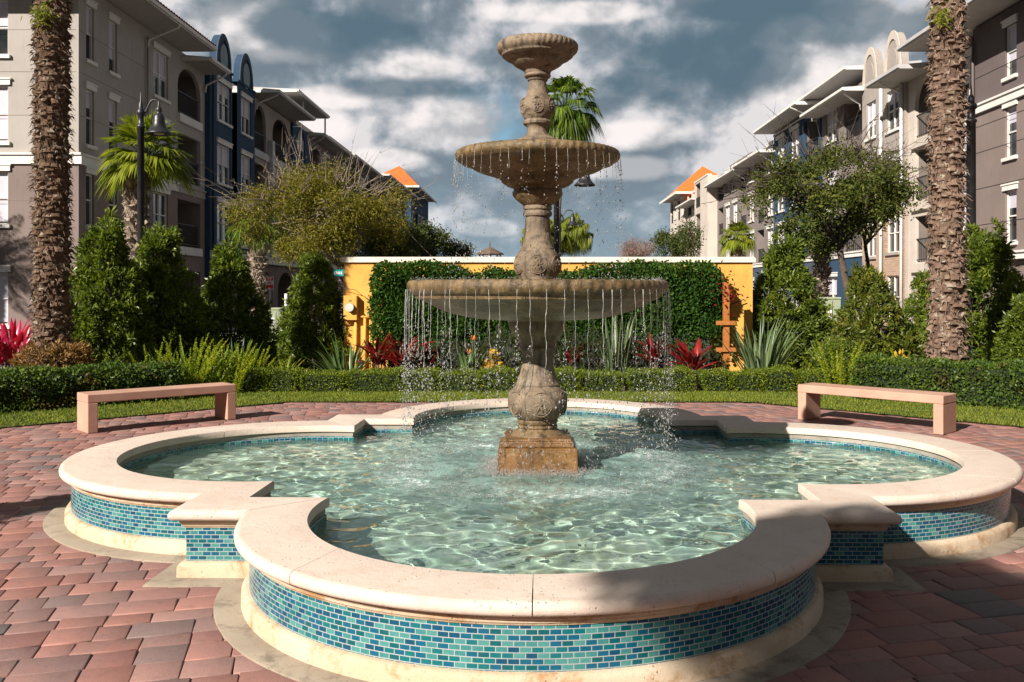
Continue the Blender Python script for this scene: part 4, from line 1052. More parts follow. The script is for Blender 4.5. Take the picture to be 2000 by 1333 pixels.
# ================================================================== broadleaf trees
def tree(name, label, X, Y, H, cx_, cz_, rx, rz, mat, barkm, n, L, W, seed, group=None, trunkr=.13, fork=None, twigs=0, ry=None, per=9, cl=.16, hole=.45, drop=.1):
    r_ = np.random.default_rng(seed); root = thing(name, label, 'tree', (X, Y, 0), group); ry = ry or rx
    t = MB(); tips = []
    def limb(p, q, r0, depth):
        p = np.array(p, float); q = np.array(q, float); mid = (p + q) / 2 + r_.normal(size=3) * .06 * np.linalg.norm(q - p)
        t.tube([p, mid, q], [r0, r0 * .78, r0 * .55], 6)
        if depth == 0: tips.append(q); return
        for _ in range(3 if depth > 1 else 4):
            tgt = np.array([cx_, Y, cz_]) + unit(r_.normal(size=3)) * np.array([rx, ry, rz]) * (.35 + .6 * (3 - depth) / 3)
            e_ = q + (tgt - q) * (.5 + .2 * r_.random()); limb(q, e_, r0 * .55, depth - 1)
    f = fork or (X, Y, H * .4)
    t.tube([(X, Y, 0), ((X + f[0]) / 2 + .04, Y, f[2] * .5), f], [trunkr, trunkr * .85, trunkr * .75], 9)
    for k in range(5):
        a = k * 1.25 + seed; tgt = np.array([cx_ + rx * .55 * math.cos(a), Y + ry * .5 * math.sin(a), cz_ + rz * .3 * math.sin(k * 2.1)]); limb(f, f + (tgt - np.array(f)) * .65, trunkr * .55, 2)
    # leaf clumps
    lobes = 34; LC_ = unit(r_.normal(size=(lobes, 3))) * (.35 + .55 * r_.random((lobes, 1)) ** .5) * np.array([rx, ry, rz]) + np.array([cx_, Y, cz_])
    LR = (.18 + .2 * r_.random(lobes)) * min(rx, rz * 1.3)
    pk = r_.integers(0, lobes, n); dd = unit(r_.normal(size=(n, 3))); C = LC_[pk] + dd * (LR[pk] * (.45 + .6 * r_.random(n)))[:, None] * np.array([1, 1, .8])
    # carve gaps
    key = np.sin(C[:, 0] * 3.1 / max(.6, rx * .4) + seed) * np.sin(C[:, 2] * 4.3 / max(.6, rz * .5) + 1.3) + np.sin(C[:, 1] * 2.7 + seed) * .5
    C = C[key > -hole - .35 * r_.random(len(key))]; m = len(C)
    P = np.repeat(C, per, 0) + r_.normal(size=(m * per, 3)) * cl; D = r_.normal(size=(m * per, 3)) + np.array([0, 0, .3])
    b = LB(); b.add(leaves(P, D, L * (.6 + .8 * r_.random(m * per)), W * (.7 + .6 * r_.random(m * per)), drop)); b.build('crown', mat, root)
    for k in range(twigs):
        d_ = unit(r_.normal(size=3)); d_[2] = abs(d_[2]) * .9; d_ = unit(d_); s = np.array([cx_, Y, cz_]) + d_ * np.array([rx, ry, rz]) * .7
        q = s + (d_ + r_.normal(size=3) * .45) * (.35 + .4 * r_.random()) * rz; mid = (s + q) / 2 + r_.normal(size=3) * .08
        t.tube([s, mid, q], [.016, .010, .003], 4, False)
        for _ in range(5):
            u_ = .3 + .7 * r_.random(); a0 = s + (q - s) * u_; t.tube([a0, a0 + (d_ + r_.normal(size=3) * .8) * .22 * rz * r_.random()], [.007, .002], 3, False)
    t.build('trunk', barkm, root, True)
    return root
M['oak'] = leafmat('oak leaves', [(0.0287, 0.046, 0.0115), (0.0633, 0.0862, 0.0172), (0.115, 0.1323, 0.0253), (0.0403, 0.0575, 0.0138)], .25, .6, .15)
M['olive'] = leafmat('olive yellow leaves', [(0.0655, 0.0759, 0.0117), (0.142, 0.1417, 0.0176), (0.2403, 0.2074, 0.0293), (0.0983, 0.1012, 0.0146)], .35, .5, .3)
M['green'] = leafmat('distant green leaves', [(.03, .05, .012), (.06, .085, .02), (.09, .11, .03)], .3, .5, .3)
M['pinkbare'] = leafmat('pinkish bare twigs', [(.20, .13, .12), (.30, .20, .19), (.16, .11, .10)], .2, .8, .1)
M['twig'] = pmat('grey twig bark', (.24, .19, .15), .9, .3, 5, .4, 30)
tree('oak_tree', 'dark green oak with forked leaning trunk in front of the right houses', gx_(1672, 26), 26, 6, gx_(1612, 26), zt(380, 26), 2.45, 1.6, M['oak'], M['barkdark'], 4300, .11, .05, 4, trunkr=.12, fork=(gx_(1640, 26), 26, zt(488, 26)), hole=-.3, cl=.12, twigs=110)
tree('oak_tree', 'sparse upper branch cluster of the oak against the pale arched house', gx_(1715, 27.5), 27.5, 6, gx_(1722, 27.5), zt(360, 27.5), 1.0, 1.25, M['oak'], M['barkdark'], 900, .10, .05, 9, trunkr=.07, fork=(gx_(1690, 27.5), 27.5, zt(480, 27.5)), hole=.2, cl=.14, twigs=14, per=7)
tree('olive_tree', 'wide olive-yellow tree with bare grey twig tips left of the yellow wall', gx_(665, 28), 28, 6, gx_(628, 28), zt(418, 28), 2.85, 1.5, M['olive'], M['twig'], 8500, .11, .030, 5, trunkr=.13, twigs=120, hole=-.12, cl=.15, drop=.3)
tree('small_tree', 'distant green tree below the dark blue tower', gx_(835, 60), 60, 5, gx_(835, 60), zt(480, 60), 1.6, 1.15, M['green'], M['bark'], 1000, .20, .08, 6, group='distant trees along the street', per=8, cl=.25)
tree('small_tree', 'distant darker tree behind the olive tree above the wall', gx_(770, 52), 52, 5, gx_(765, 52), zt(470, 52), 2.0, 1.2, M['green'], M['bark'], 1200, .18, .08, 7, group='distant trees along the street', per=8, cl=.22)
tree('small_tree', 'distant low tree left of the gazebo roof', gx_(895, 75), 75, 4, gx_(893, 75), zt(492, 75), 1.4, .8, M['green'], M['bark'], 600, .2, .08, 8, group='distant trees along the street', per=7, cl=.25)
tree('small_tree', 'pinkish leafless tree on the horizon right of the fountain', gx_(1245, 80), 80, 4, gx_(1245, 80), zt(490, 80), 1.7, .85, M['pinkbare'], M['bark'], 700, .3, .03, 11, group='distant trees along the street', per=6, cl=.3, twigs=60)
tree('small_tree', 'distant green tree at the foot of the orange-roofed right tower', gx_(1318, 62), 62, 5, gx_(1318, 62), zt(482, 62), 1.35, 1.1, M['green'], M['bark'], 800, .18, .08, 12, group='distant trees along the street', per=7, cl=.22, twigs=20)
tree('small_tree', 'distant thin tree against the far cream houses', gx_(1350, 58), 58, 5, gx_(1348, 58), zt(460, 58), .6, 1.3, M['green'], M['bark'], 350, .15, .07, 13, group='distant trees along the street', per=6, cl=.2, twigs=10)
# ================================================================== wall, benches, lamps, street things
M['yellow'] = pmat('yellow stucco', (.70, .375, .08), .85, .12, 1.5, .5, 90, streak=True, dirt=((.42, .24, .08), 2.2, .56, .5))
M['cap'] = pmat('cream painted cap', (.72, .64, .52), .7, .06, 3, .15, 60)
wl, wr, WY = gx_(672, 18), gx_(1470, 18), 18.0; WT = zt(513, 18); 
yw = thing('yellow_wall', 'yellow stucco garden wall with cream coping behind the hedges', 'wall', ((wl + wr) / 2, WY + .15, 0))
m = MB(); ol, orr, oz = gx_(850, 18), gx_(1392, 18), .85
m.box(wl, ol, WY, WY + .3, 0, WT); m.box(orr, wr, WY, WY + .3, 0, WT); m.box(ol, orr, WY, WY + .3, oz, WT)
m.build('wall_body', M['yellow'], yw)
m = MB(); m.box(wl - .05, wr + .05, WY - .05, WY + .35, WT, WT + .085); m.box(wl - .03, wr + .03, WY - .03, WY + .33, WT + .085, WT + .105); m.build('cap', M['cap'], yw)
# climbing hedge
ch = thing('climbing_hedge', 'dark green climbing hedge covering most of the yellow wall', 'hedge', (gx_(1072, 17.7), 17.75, 0))
n = 44000
x0, x1 = gx_(722, 17.6), gx_(1424, 17.6)
X = x0 + (x1 - x0) * rng.random(n); pxx = 1040 + X / 17.6 * 1806
top = 514 + 3 * np.sin(pxx / 17.) + 26 * np.exp(-((pxx - 928) / 24.) ** 2) + 14 * np.exp(-((pxx - 1000) / 40.) ** 2) + 18 * np.exp(-((pxx - 1120) / 42.) ** 2) + 40 * np.clip((745 - pxx) / 25, 0, 1) ** 2 + 60 * np.clip((pxx - 1385) / 42, 0, 1) ** 2
bot = 664 + 8 * np.sin(pxx / 23.) + 6 * np.sin(pxx / 9.) - 18 * np.clip((pxx - 1390) / 35, 0, 1) + 60 * (rng.random(n) ** 6)
zt_ = EYE + (570 - top) / 1806 * 17.6; zb_ = EYE + (570 - bot) / 1806 * 17.6
Z = zb_ + (zt_ - zb_) * rng.random(n) ** .95 + np.abs(rng.normal(size=n)) * .035 * (rng.random(n) < .5)
X = X + rng.normal(size=n) * .04
edge = np.minimum(np.clip((zt_ - Z) / .15, 0, 1), np.minimum(np.clip((X - x0) / .2, 0, 1), np.clip((x1 - X) / .2, 0, 1)))
dep = .15 + .30 * edge ** .5 + .06 * np.sin(X * 5) * np.sin(Z * 6) + .05 * np.sin(X * 11 + Z * 7)
lay = rng.random(n); dep = dep * np.where(lay < .7, 1, lay * .8)
P = np.stack([X, WY - dep, Z], 1); D = rng.normal(size=(n, 3)) * .7 + np.array([0, -.6, .1])
b = LB(); b.add(leaves(P, D, .075 * (.6 + .7 * rng.random(n)), .050, .12)); b.build('foliage', M['ivy'], ch)
m = MB()
for k in range(15):
    xx = x0 + .25 + (x1 - x0 - .5) * k / 14 + .06 * math.sin(k * 5); m.tube([(xx, WY - .15, 0), (xx + .05 * math.sin(k), WY - .18, .5), (xx + .1 * math.sin(k * 3), WY - .14, 1.1)], [.018, .014, .010], 6)
for s in range(7): m.tube([(x0 + .3 + s, WY - .09, 1.2 + .1 * math.sin(s)), (x0 + 1.2 + s, WY - .1, 1.5)], .01, 5)
m.build('stem', M['barkdark'], ch)
m = MB(); m.box(x0 + .22, x1 - .25, WY - .16, WY - .04, 1.08, WT - .32); m.build('dark_core', M['darkcore'], ch)  # solid box behind the leaves, its dark colour stands in for inner shade
# thin vine over the cap
m = MB(); m.tube([at(672, 563, 17.9), at(695, 567, 17.85), at(708, 578, 17.85), at(728, 590, 17.85)], .006, 5); tag(m.build('vine_stem', M['barkdark']), 'thin dry vine stem creeping over the yellow wall above the meter', 'vine')
# trellis post
M['trellis'] = pmat('orange stained timber', (.36, .13, .03), .7, .2, 6, .3, 30)
tp = thing('trellis_post', 'orange stained timber post with cross bars in front of the yellow wall', 'trellis', (gx_(1418, 17.3), 17.3, 0))
m = MB(); X = gx_(1418, 17.3); m.box(X - .055, X + .055, 17.25, 17.34, 0, zt(552, 17.3)); m.build('post', M['trellis'], tp)
for y in (631, 683): m = MB(); m.box(X - .20, X + .16, 17.20, 17.2485, zt(y + 4, 17.3), zt(y - 4, 17.3)); m.build('cross_bar', M['trellis'], tp)
b = LB(); n = 90; P = np.array(at(1424, 566, 17.2)) + rng.normal(size=(n, 3)) * np.array([.13, .06, .20]); b.add(leaves(P, rng.normal(size=(n, 3)), .07, .04)); tag(b.build('vine_leaves', M['red']), 'reddish vine leaves at the top of the orange trellis post', 'vine')
# electric meter
me_ = thing('electric_meter', 'yellow-painted electric meter box with round glass dial on the wall end', 'electric meter', (gx_(684, 17.9), 17.85, zt(602, 17.9)))
m = MB(); a0, a1 = gx_(671, 17.86), gx_(697, 17.86); m.box(a0, a1, WY - .15, WY - .002, zt(626, 17.85), zt(578, 17.85)); o = m.build('box', M['yellow'], me_); o.modifiers.new('b', 'BEVEL').width = .008
M['meterring'] = pmat('grey metal', (.42, .42, .40), .35, .1, 5, .05, 40, metallic=.6); M['glassy'] = pmat('meter dial', (.55, .56, .50), .12, .15, 12, .0, 40, spec=.8)
def disc(cx_, y0, y1, cz_, r, k=28):
    V = [(cx_ + r * math.cos(a), yy, cz_ + r * math.sin(a)) for yy in (y0, y1) for a in np.arange(k) / k * 2 * pi]; F = [(i, (i + 1) % k, k + (i + 1) % k, k + i) for i in range(k)] + [tuple(range(k)), tuple(range(k, 2 * k))]
    return V, F
mc = at(683, 601, 17.8); m = MB(); m.add(*disc(mc[0], WY - .19, WY - .1505, mc[2], .085)); m.build('ring', M['meterring'], me_)
m = MB(); m.add(*disc(mc[0], WY - .24, WY - .1905, mc[2], .068)); o = m.build('dial', M['glassy'], me_); o.modifiers.new('b', 'BEVEL').width = .012
m = MB(); m.box(mc[0] - .03, mc[0] + .03, WY - .153, WY - .1503, mc[2] + .115, mc[2] + .135); m.build('nameplate', pmat('brown plate', (.12, .08, .05), .5), me_)
m = MB()
for x, y0, y1 in ((694, 626, 735), (712, 622, 735), (722, 624, 735)):
    X = gx_(x, 17.9); m.tube([(X, WY - .06, 0), (X, WY - .06, zt(y0, 17.9))], .028 if x != 722 else .016, 10)
m.tube([(gx_(697, 17.9), WY - .06, zt(618, 17.9)), (gx_(724, 17.9), WY - .06, zt(621, 17.9))], .022, 10)
m.build('conduit', M['yellow'], me_, True)
sp = thing('spotlight', 'small metal ground spotlight at the foot of the meter', 'lamp', (gx_(705, 16.5), 16.5, 0)); m = MB()
m.tube([(gx_(705, 16.5), 16.5, 0), (gx_(705, 16.5), 16.5, .30)], .012, 8); m.build('stake', M['meterring'], sp)
m = MB(); m.tube([(gx_(703, 16.5), 16.45, .28), (gx_(706, 16.5), 16.5, .42)], [.05, .06], 12); m.build('head', M['meterring'], sp)

# benches
def bench_mat():
    m = bpy.data.materials.new('pink cast concrete'); m.use_nodes = True; t = NT(m.node_tree)
    co = t.node('ShaderNodeTexCoord').outputs['Object']
    c = t.mix(t.smooth(t.noise(co, 3, 5, .6), .3, .7), (.43, .25, .18), (.51, .315, .235)); f = t.noise(co, 170, 4, .75)
    c = t.mix(t.math('MULTIPLY', t.smooth(f, .52, .75), .6), c, (.26, .12, .08)); c = t.mix(t.math('MULTIPLY', t.smooth(t.noise(co, 210, 3), .6, .75), .5), c, (.75, .52, .42))
    bp = t.node('ShaderNodeBump', {'Height': f, 'Strength': .35, 'Distance': .005})
    b = t.node('ShaderNodeBsdfPrincipled', {'Base Color': c, 'Roughness': .85, 'Specular IOR Level': .2, 'Normal': bp.outputs[0]}); t.l.new(b.outputs[0], t.node('ShaderNodeOutputMaterial').inputs[0]); return m
M['bench'] = bench_mat()
def bench(label, A, B, side):
    A = np.array(A); B = np.array(B); ln = np.linalg.norm(B - A); ang = math.atan2(B[1] - A[1], B[0] - A[0])
    root = thing('stone_bench', label, 'bench', (0, 0, 0), 'pink concrete benches beside the pool'); W_ = .39
    def bx_(name, x0, x1, z0, z1):
        m = MB(); m.box(x0, x1, 0, W_, z0, z1); o = m.build(name, M['bench'], root); md = o.modifiers.new('b', 'BEVEL'); md.width = .009; md.segments = 2
    bx_('seat', 0, ln, .352, .452); bx_('leg', .002, .118, 0, .3515); bx_('leg', ln - .118, ln - .002, 0, .3515)
    root.location = (A[0], A[1], 0); root.rotation_euler = (0, 0, ang)
bench('pink concrete slab bench on the left, lit, its right leg shaded', (-5.16, 10.72), (-3.83, 11.95), 1)
bench('pink concrete slab bench on the right, its left leg half in shadow', (3.42, 11.93), (4.72, 10.62), 1)

# street lamps
M['black'] = pmat('black painted metal', (.018, .018, .02), .4, .3, 8, .1, 40, spec=.5)
M['lampglass'] = pmat('pale lamp glass', (.6, .6, .55), .3, .05, 3, 0)
def lamp(label, X, Y, zp, arm, sgn, post=True, s=1.0):
    root = thing('street_lamp', label, 'street lamp', (X, Y, 0), 'black bell-shaded street lamps')
    m = MB()
    V, F = lathe([(.13 * s, 0), (.13 * s, .35), (.10 * s, .42), (.075 * s, .55), (.068 * s, zp - .45), (.085 * s, zp - .44), (.085 * s, zp - .40), (.06 * s, zp - .38), (.06 * s, zp - .2), (.085 * s, zp - .17), (.085 * s, zp - .1), (.05 * s, zp - .06), (.045 * s, zp + .04), (.02 * s, zp + .1), (.008, zp + .28), (0, zp + .3)], 20, None, (X, Y))
    m.add(V, [tuple(f) for f in F]); m.build('post', M['black'], root, True)
    a = [(X, Y, zp - .14), (X + sgn * arm * .25, Y, zp - .12), (X + sgn * arm * .55, Y, zp + .10), (X + sgn * arm * .85, Y, zp + .12), (X + sgn * arm, Y, zp + .04), (X + sgn * arm, Y, zp - .06)]
    from mathutils.geometry import interpolate_bezier
    P = []
    for i in range(len(a) - 1):
        p0 = Vector(a[max(i - 1, 0)]); p1 = Vector(a[i]); p2 = Vector(a[i + 1]); p3 = Vector(a[min(i + 2, len(a) - 1)])
        P += [tuple(v) for v in interpolate_bezier(p1, p1 + (p2 - p0) / 6, p2 - (p3 - p1) / 6, p2, 6)][:-1]
    P.append(a[-1]); m = MB(); m.tube(P, .022 * s, 8); m.build('arm', M['black'], root, True)
    hx, hz_ = X + sgn * arm, zp - .06
    V, F = lathe([(.01, hz_ + .17), (.025, hz_ + .12), (.02, hz_ + .06), (.06, hz_ + .02), (.065, hz_ - .04), (.045, hz_ - .07), (.09, hz_ - .11), (.115, hz_ - .16), (.125, hz_ - .26), (.14, hz_ - .34), (.19, hz_ - .42), (.25, hz_ - .48), (.262, hz_ - .50), (.262, hz_ - .52), (.245, hz_ - .52), (.17, hz_ - .44), (.08, hz_ - .38), (0, hz_ - .37)], 28, None, (hx, Y))
    obj('lamp_shade', V, F, M['black'], root, True)
    V, F = lathe([(.0, hz_ - .53), (.09, hz_ - .52), (.12, hz_ - .46), (.10, hz_ - .41)], 20, None, (hx, Y)); obj('glass', V, F, M['lampglass'], root, True)
lamp('black street lamp with bell shade on the left, beside the sabal palm', gx_(275, 19), 19, zt(208, 19), .37, 1)
lamp('black street lamp post half hidden behind the right date palm trunk', gx_(1897, 18), 18, zt(195, 18), .42, -1, s=1.25)
lamp('black street lamp whose post shows right of the fountain stem', gx_(1087, 23), 23, zt(318, 23), .70, 1)
lamp('distant small street lamp in front of the feather palm', gx_(1093, 44), 44, zt(416, 44), .62, 1)

# sign, post, utility boxes, gazebo
M['white'] = pmat('white painted metal', (.75, .74, .72), .5, .05, 3, 0); M['signred'] = pmat('sign red', (.55, .02, .025), .4, .05, 3, 0)
sg = thing('parking_sign', 'small red and white parking notice on a thin steel post', 'sign', (gx_(527, 24), 24, 0)); X = gx_(527, 24)
m = MB(); m.box(X - .025, X - .01, 24, 24.02, 0, zt(566, 24)); m.box(X + .01, X + .025, 24, 24.02, 0, zt(566, 24)); m.build('post', M['meterring'], sg)
zb0, zb1 = zt(566, 24), zt(541, 24); m = MB(); m.box(X - .10, X + .10, 23.97, 23.985, zb0, zb1); m.build('panel', M['white'], sg)
h = zb1 - zb0; m = MB(); m.box(X - .092, X + .092, 23.965, 23.9695, zb1 - .30 * h, zb1 - .02); m.box(X - .092, X + .092, 23.965, 23.9695, zb0 + .015, zb0 + .36 * h); m.build('red_band', M['signred'], sg)
m = MB()
for (cz_, w_, hh, mm) in ((zb1 - .17 * h, .065, .012, 0), (zb0 + .10 * h, .035, .014, 0)): m.box(X - w_, X + w_, 23.962, 23.9645, cz_ - hh, cz_ + hh)
m.build('white_lettering', M['white'], sg)
m = MB()
for (q, w_) in ((.38, .03), (.46, .05), (.54, .07)): cz_ = zb1 - q * h; m.box(X - w_, X + w_, 23.964, 23.9695, cz_ - .006, cz_ + .006)
m.build('red_lettering', M['signred'], sg)
X = gx_(559, 22); m = MB(); m.tube([(X, 22, 0), (X, 22, zt(574, 22))], .042, 12); o = m.build('marker_post', pmat('bright white plastic', (.82, .83, .80), .4, .04, 3, 0)); tag(o, 'plain white marker post beside the left green utility box', 'post')
M['utility'] = pmat('utility green', (.30, .34, .22), .55, .08, 3, .1, 30, streak=True)
def ubox(label, x0, x1, y0, d, dep=.7):
    X0, X1, H = gx_(x0, d), gx_(x1, d), zt(y0, d); root = thing('utility_box', label, 'utility box', ((X0 + X1) / 2, d + dep / 2, 0), 'green utility cabinets')
    m = MB(); m.box(X0, X1, d, d + dep, 0, H - .06); m.build('cabinet', M['utility'], root); m = MB(); m.box(X0 - .02, X1 + .02, d - .02, d + dep + .02, H - .06, H); o = m.build('lid', M['utility'], root); o.modifiers.new('b', 'BEVEL').width = .015
    m = MB(); m.box((X0 + X1) / 2 - .006, (X0 + X1) / 2 + .006, d - .004, d - .0005, .08, H - .1); m.build('door_seam', M['black'], root)
    m = MB(); m.box(X0 + .10, X0 + .19, d - .005, d - .001, H * .62, H * .78); m.build('label_plate', M['white'], root)
    m = MB(); m.box((X0 + X1) / 2 + .03, (X0 + X1) / 2 + .05, d - .03, d - .001, H * .5, H * .6); m.build('handle', M['black'], root)
ubox('green utility box behind the red and white sign on the left', 522, 556, 602, 25); ubox('taller pale utility box behind the white marker post', 560, 582, 596, 26); ubox('green utility box under the oak on the right', 1610, 1642, 581, 24)
M['teal'] = pmat('teal street sign', (.01, .22, .20), .5, .05, 3, 0)
ss = thing('street_sign', 'small teal street name sign at the left end of the yellow wall', 'sign', (gx_(668, 24), 24, 0)); X = gx_(668, 24)
m = MB(); m.tube([(X + .06, 24, 0), (X + .06, 24, zt(524, 24))], .03, 8); m.build('post', M['black'], ss)
m = MB(); m.box(X - .22, X + .06, 23.94, 23.96, zt(540, 24), zt(527, 24)); m.build('panel', M['teal'], ss)
m = MB()
for k in range(5): m.box(X - .19 + k * .045, X - .165 + k * .045, 23.935, 23.9395, zt(536.5, 24), zt(531, 24))
m.build('white_lettering', M['white'], ss)
gz = thing('gazebo', 'distant gazebo with brown hipped roof and finial above the wall', 'gazebo', (gx_(957, 80), 80, 0)); X = gx_(957, 80); ze = zt(496, 80); zp_ = zt(482, 80)
V = [(X + 1.2 * math.cos(a), 80 + 1.2 * math.sin(a), ze) for a in np.arange(8) / 8 * 2 * pi] + [(X, 80, zp_)] + [(X + 1.2 * math.cos(a), 80 + 1.2 * math.sin(a), ze - .08) for a in np.arange(8) / 8 * 2 * pi]
obj('roof', V, [(i, (i + 1) % 8, 8) for i in range(8)] + [(i, 9 + i, 9 + (i + 1) % 8, (i + 1) % 8) for i in range(8)] + [tuple(range(9, 17))], pmat('brown shingle', (.13, .085, .06), .9, .3, 3, .5, 20), gz)
m = MB(); m.tube([(X, 80, zp_), (X, 80, zt(473, 80))], [.05, .02], 6); m.build('finial', M['black'], gz)
for a in np.arange(8) / 8 * 2 * pi: m = MB(); m.tube([(X + .9 * math.cos(a), 80 + .9 * math.sin(a), 0), (X + .9 * math.cos(a), 80 + .9 * math.sin(a), ze - .08)], .07, 8); m.build('column', M['cap'], gz)
# roads and pavements behind the wall
M['asphalt'] = pmat('asphalt', (.055, .055, .058), .9, .2, 2, .4, 60); M['pave'] = pmat('concrete pavement', (.33, .31, .28), .9, .1, 2, .3, 60)
sheet('road', -40, 40, 20.5, 31, -.030, M['asphalt']); sheet('street', -7, 7, 31, 600, -.034, M['asphalt']); sheet('pavement', -30, 30, 18.9, 20.4, -.026, M['pave'])
sheet('far_pavement', -14, -7.2, 31.3, 400, -.028, M['pave']); sheet('far_pavement', 7.2, 15, 31.3, 400, -.028, M['pave'])
# ================================================================== buildings
def stucco(name, col, **k): return pmat(name, col, .88, .07, .6, .25, 120, .2, streak=True, **k)
M['beige'] = stucco('warm beige stucco', (.37, .34, .31)); M['taupe'] = stucco('taupe stucco', (.21, .165, .15)); M['brown'] = stucco('dark brown-grey stucco', (.135, .108, .105))
M['navy'] = stucco('navy stucco', (.030, .062, .110)); M['cream'] = stucco('cream stucco', (.52, .46, .40)); M['greige'] = stucco('greige stucco', (.34, .30, .27)); M['greybrown'] = stucco('grey brown stucco', (.20, .17, .16)); M['slate'] = stucco('slate blue stucco', (.06, .08, .11))
M['trim'] = pmat('white painted trim', (.66, .64, .60), .7, .06, 2, .1, 50); M['trimgrey'] = pmat('light grey trim', (.45, .44, .44), .7, .06, 2, .1, 50)
M['soffit'] = pmat('pale soffit', (.40, .38, .35), .8, .05, 2, .05, 50); M['rail'] = pmat('dark railing', (.02, .02, .022), .5, .2, 4, 0)
M['recess'] = pmat('balcony interior', (.20, .17, .15), .9, .1, 2, .1, 40); M['blind'] = pmat('window blind', (.50, .48, .53), .6, .06, 3, 0); M['door'] = pmat('dark glazed door', (.03, .035, .04), .2, .1, 3, 0, spec=.6)
def glassmat():
    m = bpy.data.materials.new('window glass'); m.use_nodes = True; t = NT(m.node_tree)
    co = t.node('ShaderNodeTexCoord').outputs['Object']
    c = t.mix(t.smooth(t.noise(co, .7, 3), .4, .6), (.012, .014, .016), (.035, .035, .035)); bp = t.node('ShaderNodeBump', {'Height': t.noise(co, 1.2, 2), 'Strength': .06, 'Distance': .1})
    b = t.node('ShaderNodeBsdfPrincipled', {'Base Color': c, 'Roughness': .05, 'Specular IOR Level': .8, 'Normal': bp.outputs[0]}); t.l.new(b.outputs[0], t.node('ShaderNodeOutputMaterial').inputs[0]); return m
M['glass'] = glassmat()
def tilemat(name, a, b_):
    m = bpy.data.materials.new(name); m.use_nodes = True; t = NT(m.node_tree)
    co = t.node('ShaderNodeTexCoord').outputs['Object']; c = t.mix(t.smooth(t.noise(co, 6, 4, .7), .35, .7), a, b_)
    b = t.node('ShaderNodeBsdfPrincipled', {'Base Color': c, 'Roughness': .8, 'Specular IOR Level': .2}); t.l.new(b.outputs[0], t.node('ShaderNodeOutputMaterial').inputs[0]); return m
M['rooftile'] = tilemat('clay roof tile', (.30, .075, .035), (.42, .13, .07)); M['orangetile'] = tilemat('orange roof tile', (.72, .13, .025), (.80, .20, .05))
def brickmat():
    m = bpy.data.materials.new('house brick'); m.use_nodes = True; t = NT(m.node_tree)
    uv = t.node('ShaderNodeTexCoord').outputs['Object']; s = t.node('ShaderNodeSeparateXYZ', {0: uv}); v = t.node('ShaderNodeCombineXYZ', {0: s.outputs[1], 1: s.outputs[2], 2: 0}).outputs[0]
    b0 = t.node('ShaderNodeTexBrick', {'Vector': v, 'Color1': (.30, .17, .11, 1), 'Color2': (.42, .27, .18, 1), 'Mortar': (.42, .36, .30, 1), 'Scale': 1.0, 'Mortar Size': .012, 'Brick Width': .24, 'Row Height': .085, 'Bias': 0.0})
    bp = t.node('ShaderNodeBump', {'Height': b0.outputs['Fac'], 'Strength': -.4, 'Distance': .01})
    b = t.node('ShaderNodeBsdfPrincipled', {'Base Color': b0.outputs[0], 'Roughness': .9, 'Normal': bp.outputs[0]}); t.l.new(b.outputs[0], t.node('ShaderNodeOutputMaterial').inputs[0]); return m
M['brick'] = brickmat()

class Face:
    """a facade plane: fr(u, z, n) -> world, n outward"""
    def __init__(s, fr): s.fr = fr
    def P(s, L): return [s.fr(*p) for p in L]
def streetL(n0=0.0): return Face(lambda u, z, n: (-16.2 + n0 + n, u, z))
def streetR(n0=0.0): return Face(lambda u, z, n: (17.2 - n0 - n, u, z))
def fbox(mb, F, u0, u1, z0, z1, n0, n1):
    mb.box(u0, u1, z0, z1, n0, n1, F.fr)
def wall(F, name, mat, parent, u0, u1, z0, z1, ops=(), depth=.18, archs=()):
    """ops: rect (a,b,c,d[,depth]); arched ones listed in archs as (a,b,c,d) with semi-elliptic head"""
    allops = list(ops) + list(archs)
    us = sorted({u0, u1} | {o[0] for o in allops} | {o[1] for o in allops}); zs = sorted({z0, z1} | {o[2] for o in allops} | {o[3] for o in allops})
    us = [u for u in us if u0 <= u <= u1]; zs = [z for z in zs if z0 <= z <= z1]
    m = MB()
    for i in range(len(us) - 1):
        for j in range(len(zs) - 1):
            uc, zc = (us[i] + us[i + 1]) / 2, (zs[j] + zs[j + 1]) / 2
            if any(o[0] < uc < o[1] and o[2] < zc < o[3] for o in allops): continue
            m.add(F.P([(us[i], zs[j], 0), (us[i + 1], zs[j], 0), (us[i + 1], zs[j + 1], 0), (us[i], zs[j + 1], 0)]), [(0, 1, 2, 3)])
    for o in ops:
        dp = o[4] if len(o) > 4 else depth; a, b, c, d = o[:4]
        for q in (((a, c), (b, c)), ((b, c), (b, d)), ((b, d), (a, d)), ((a, d), (a, c))):
            m.add(F.P([(*q[0], 0), (*q[1], 0), (*q[1], -dp), (*q[0], -dp)]), [(0, 1, 2, 3)])
    for o in archs:
        dp = o[4] if len(o) > 4 else depth; a, b, c, d = o[:4]; r = (b - a) / 2; rise = min(r, (d - c) * .45); zs_ = d - rise; K = 14
        A = [(a + r - r * math.cos(k / K * pi), zs_ + rise * math.sin(k / K * pi)) for k in range(K + 1)]
        for k in range(K):
            m.add(F.P([(*A[k], 0), (*A[k + 1], 0), (A[k + 1][0], d, 0), (A[k][0], d, 0)]), [(0, 1, 2, 3)])
            m.add(F.P([(*A[k], 0), (*A[k + 1], 0), (*A[k + 1], -dp), (*A[k], -dp)]), [(0, 1, 2, 3)])
        for q in (((a, c), (b, c)), ((b, c), (b, zs_)), ((a, zs_), (a, c))):
            m.add(F.P([(*q[0], 0), (*q[1], 0), (*q[1], -dp), (*q[0], -dp)]), [(0, 1, 2, 3)])
    return m.build(name, mat, parent)
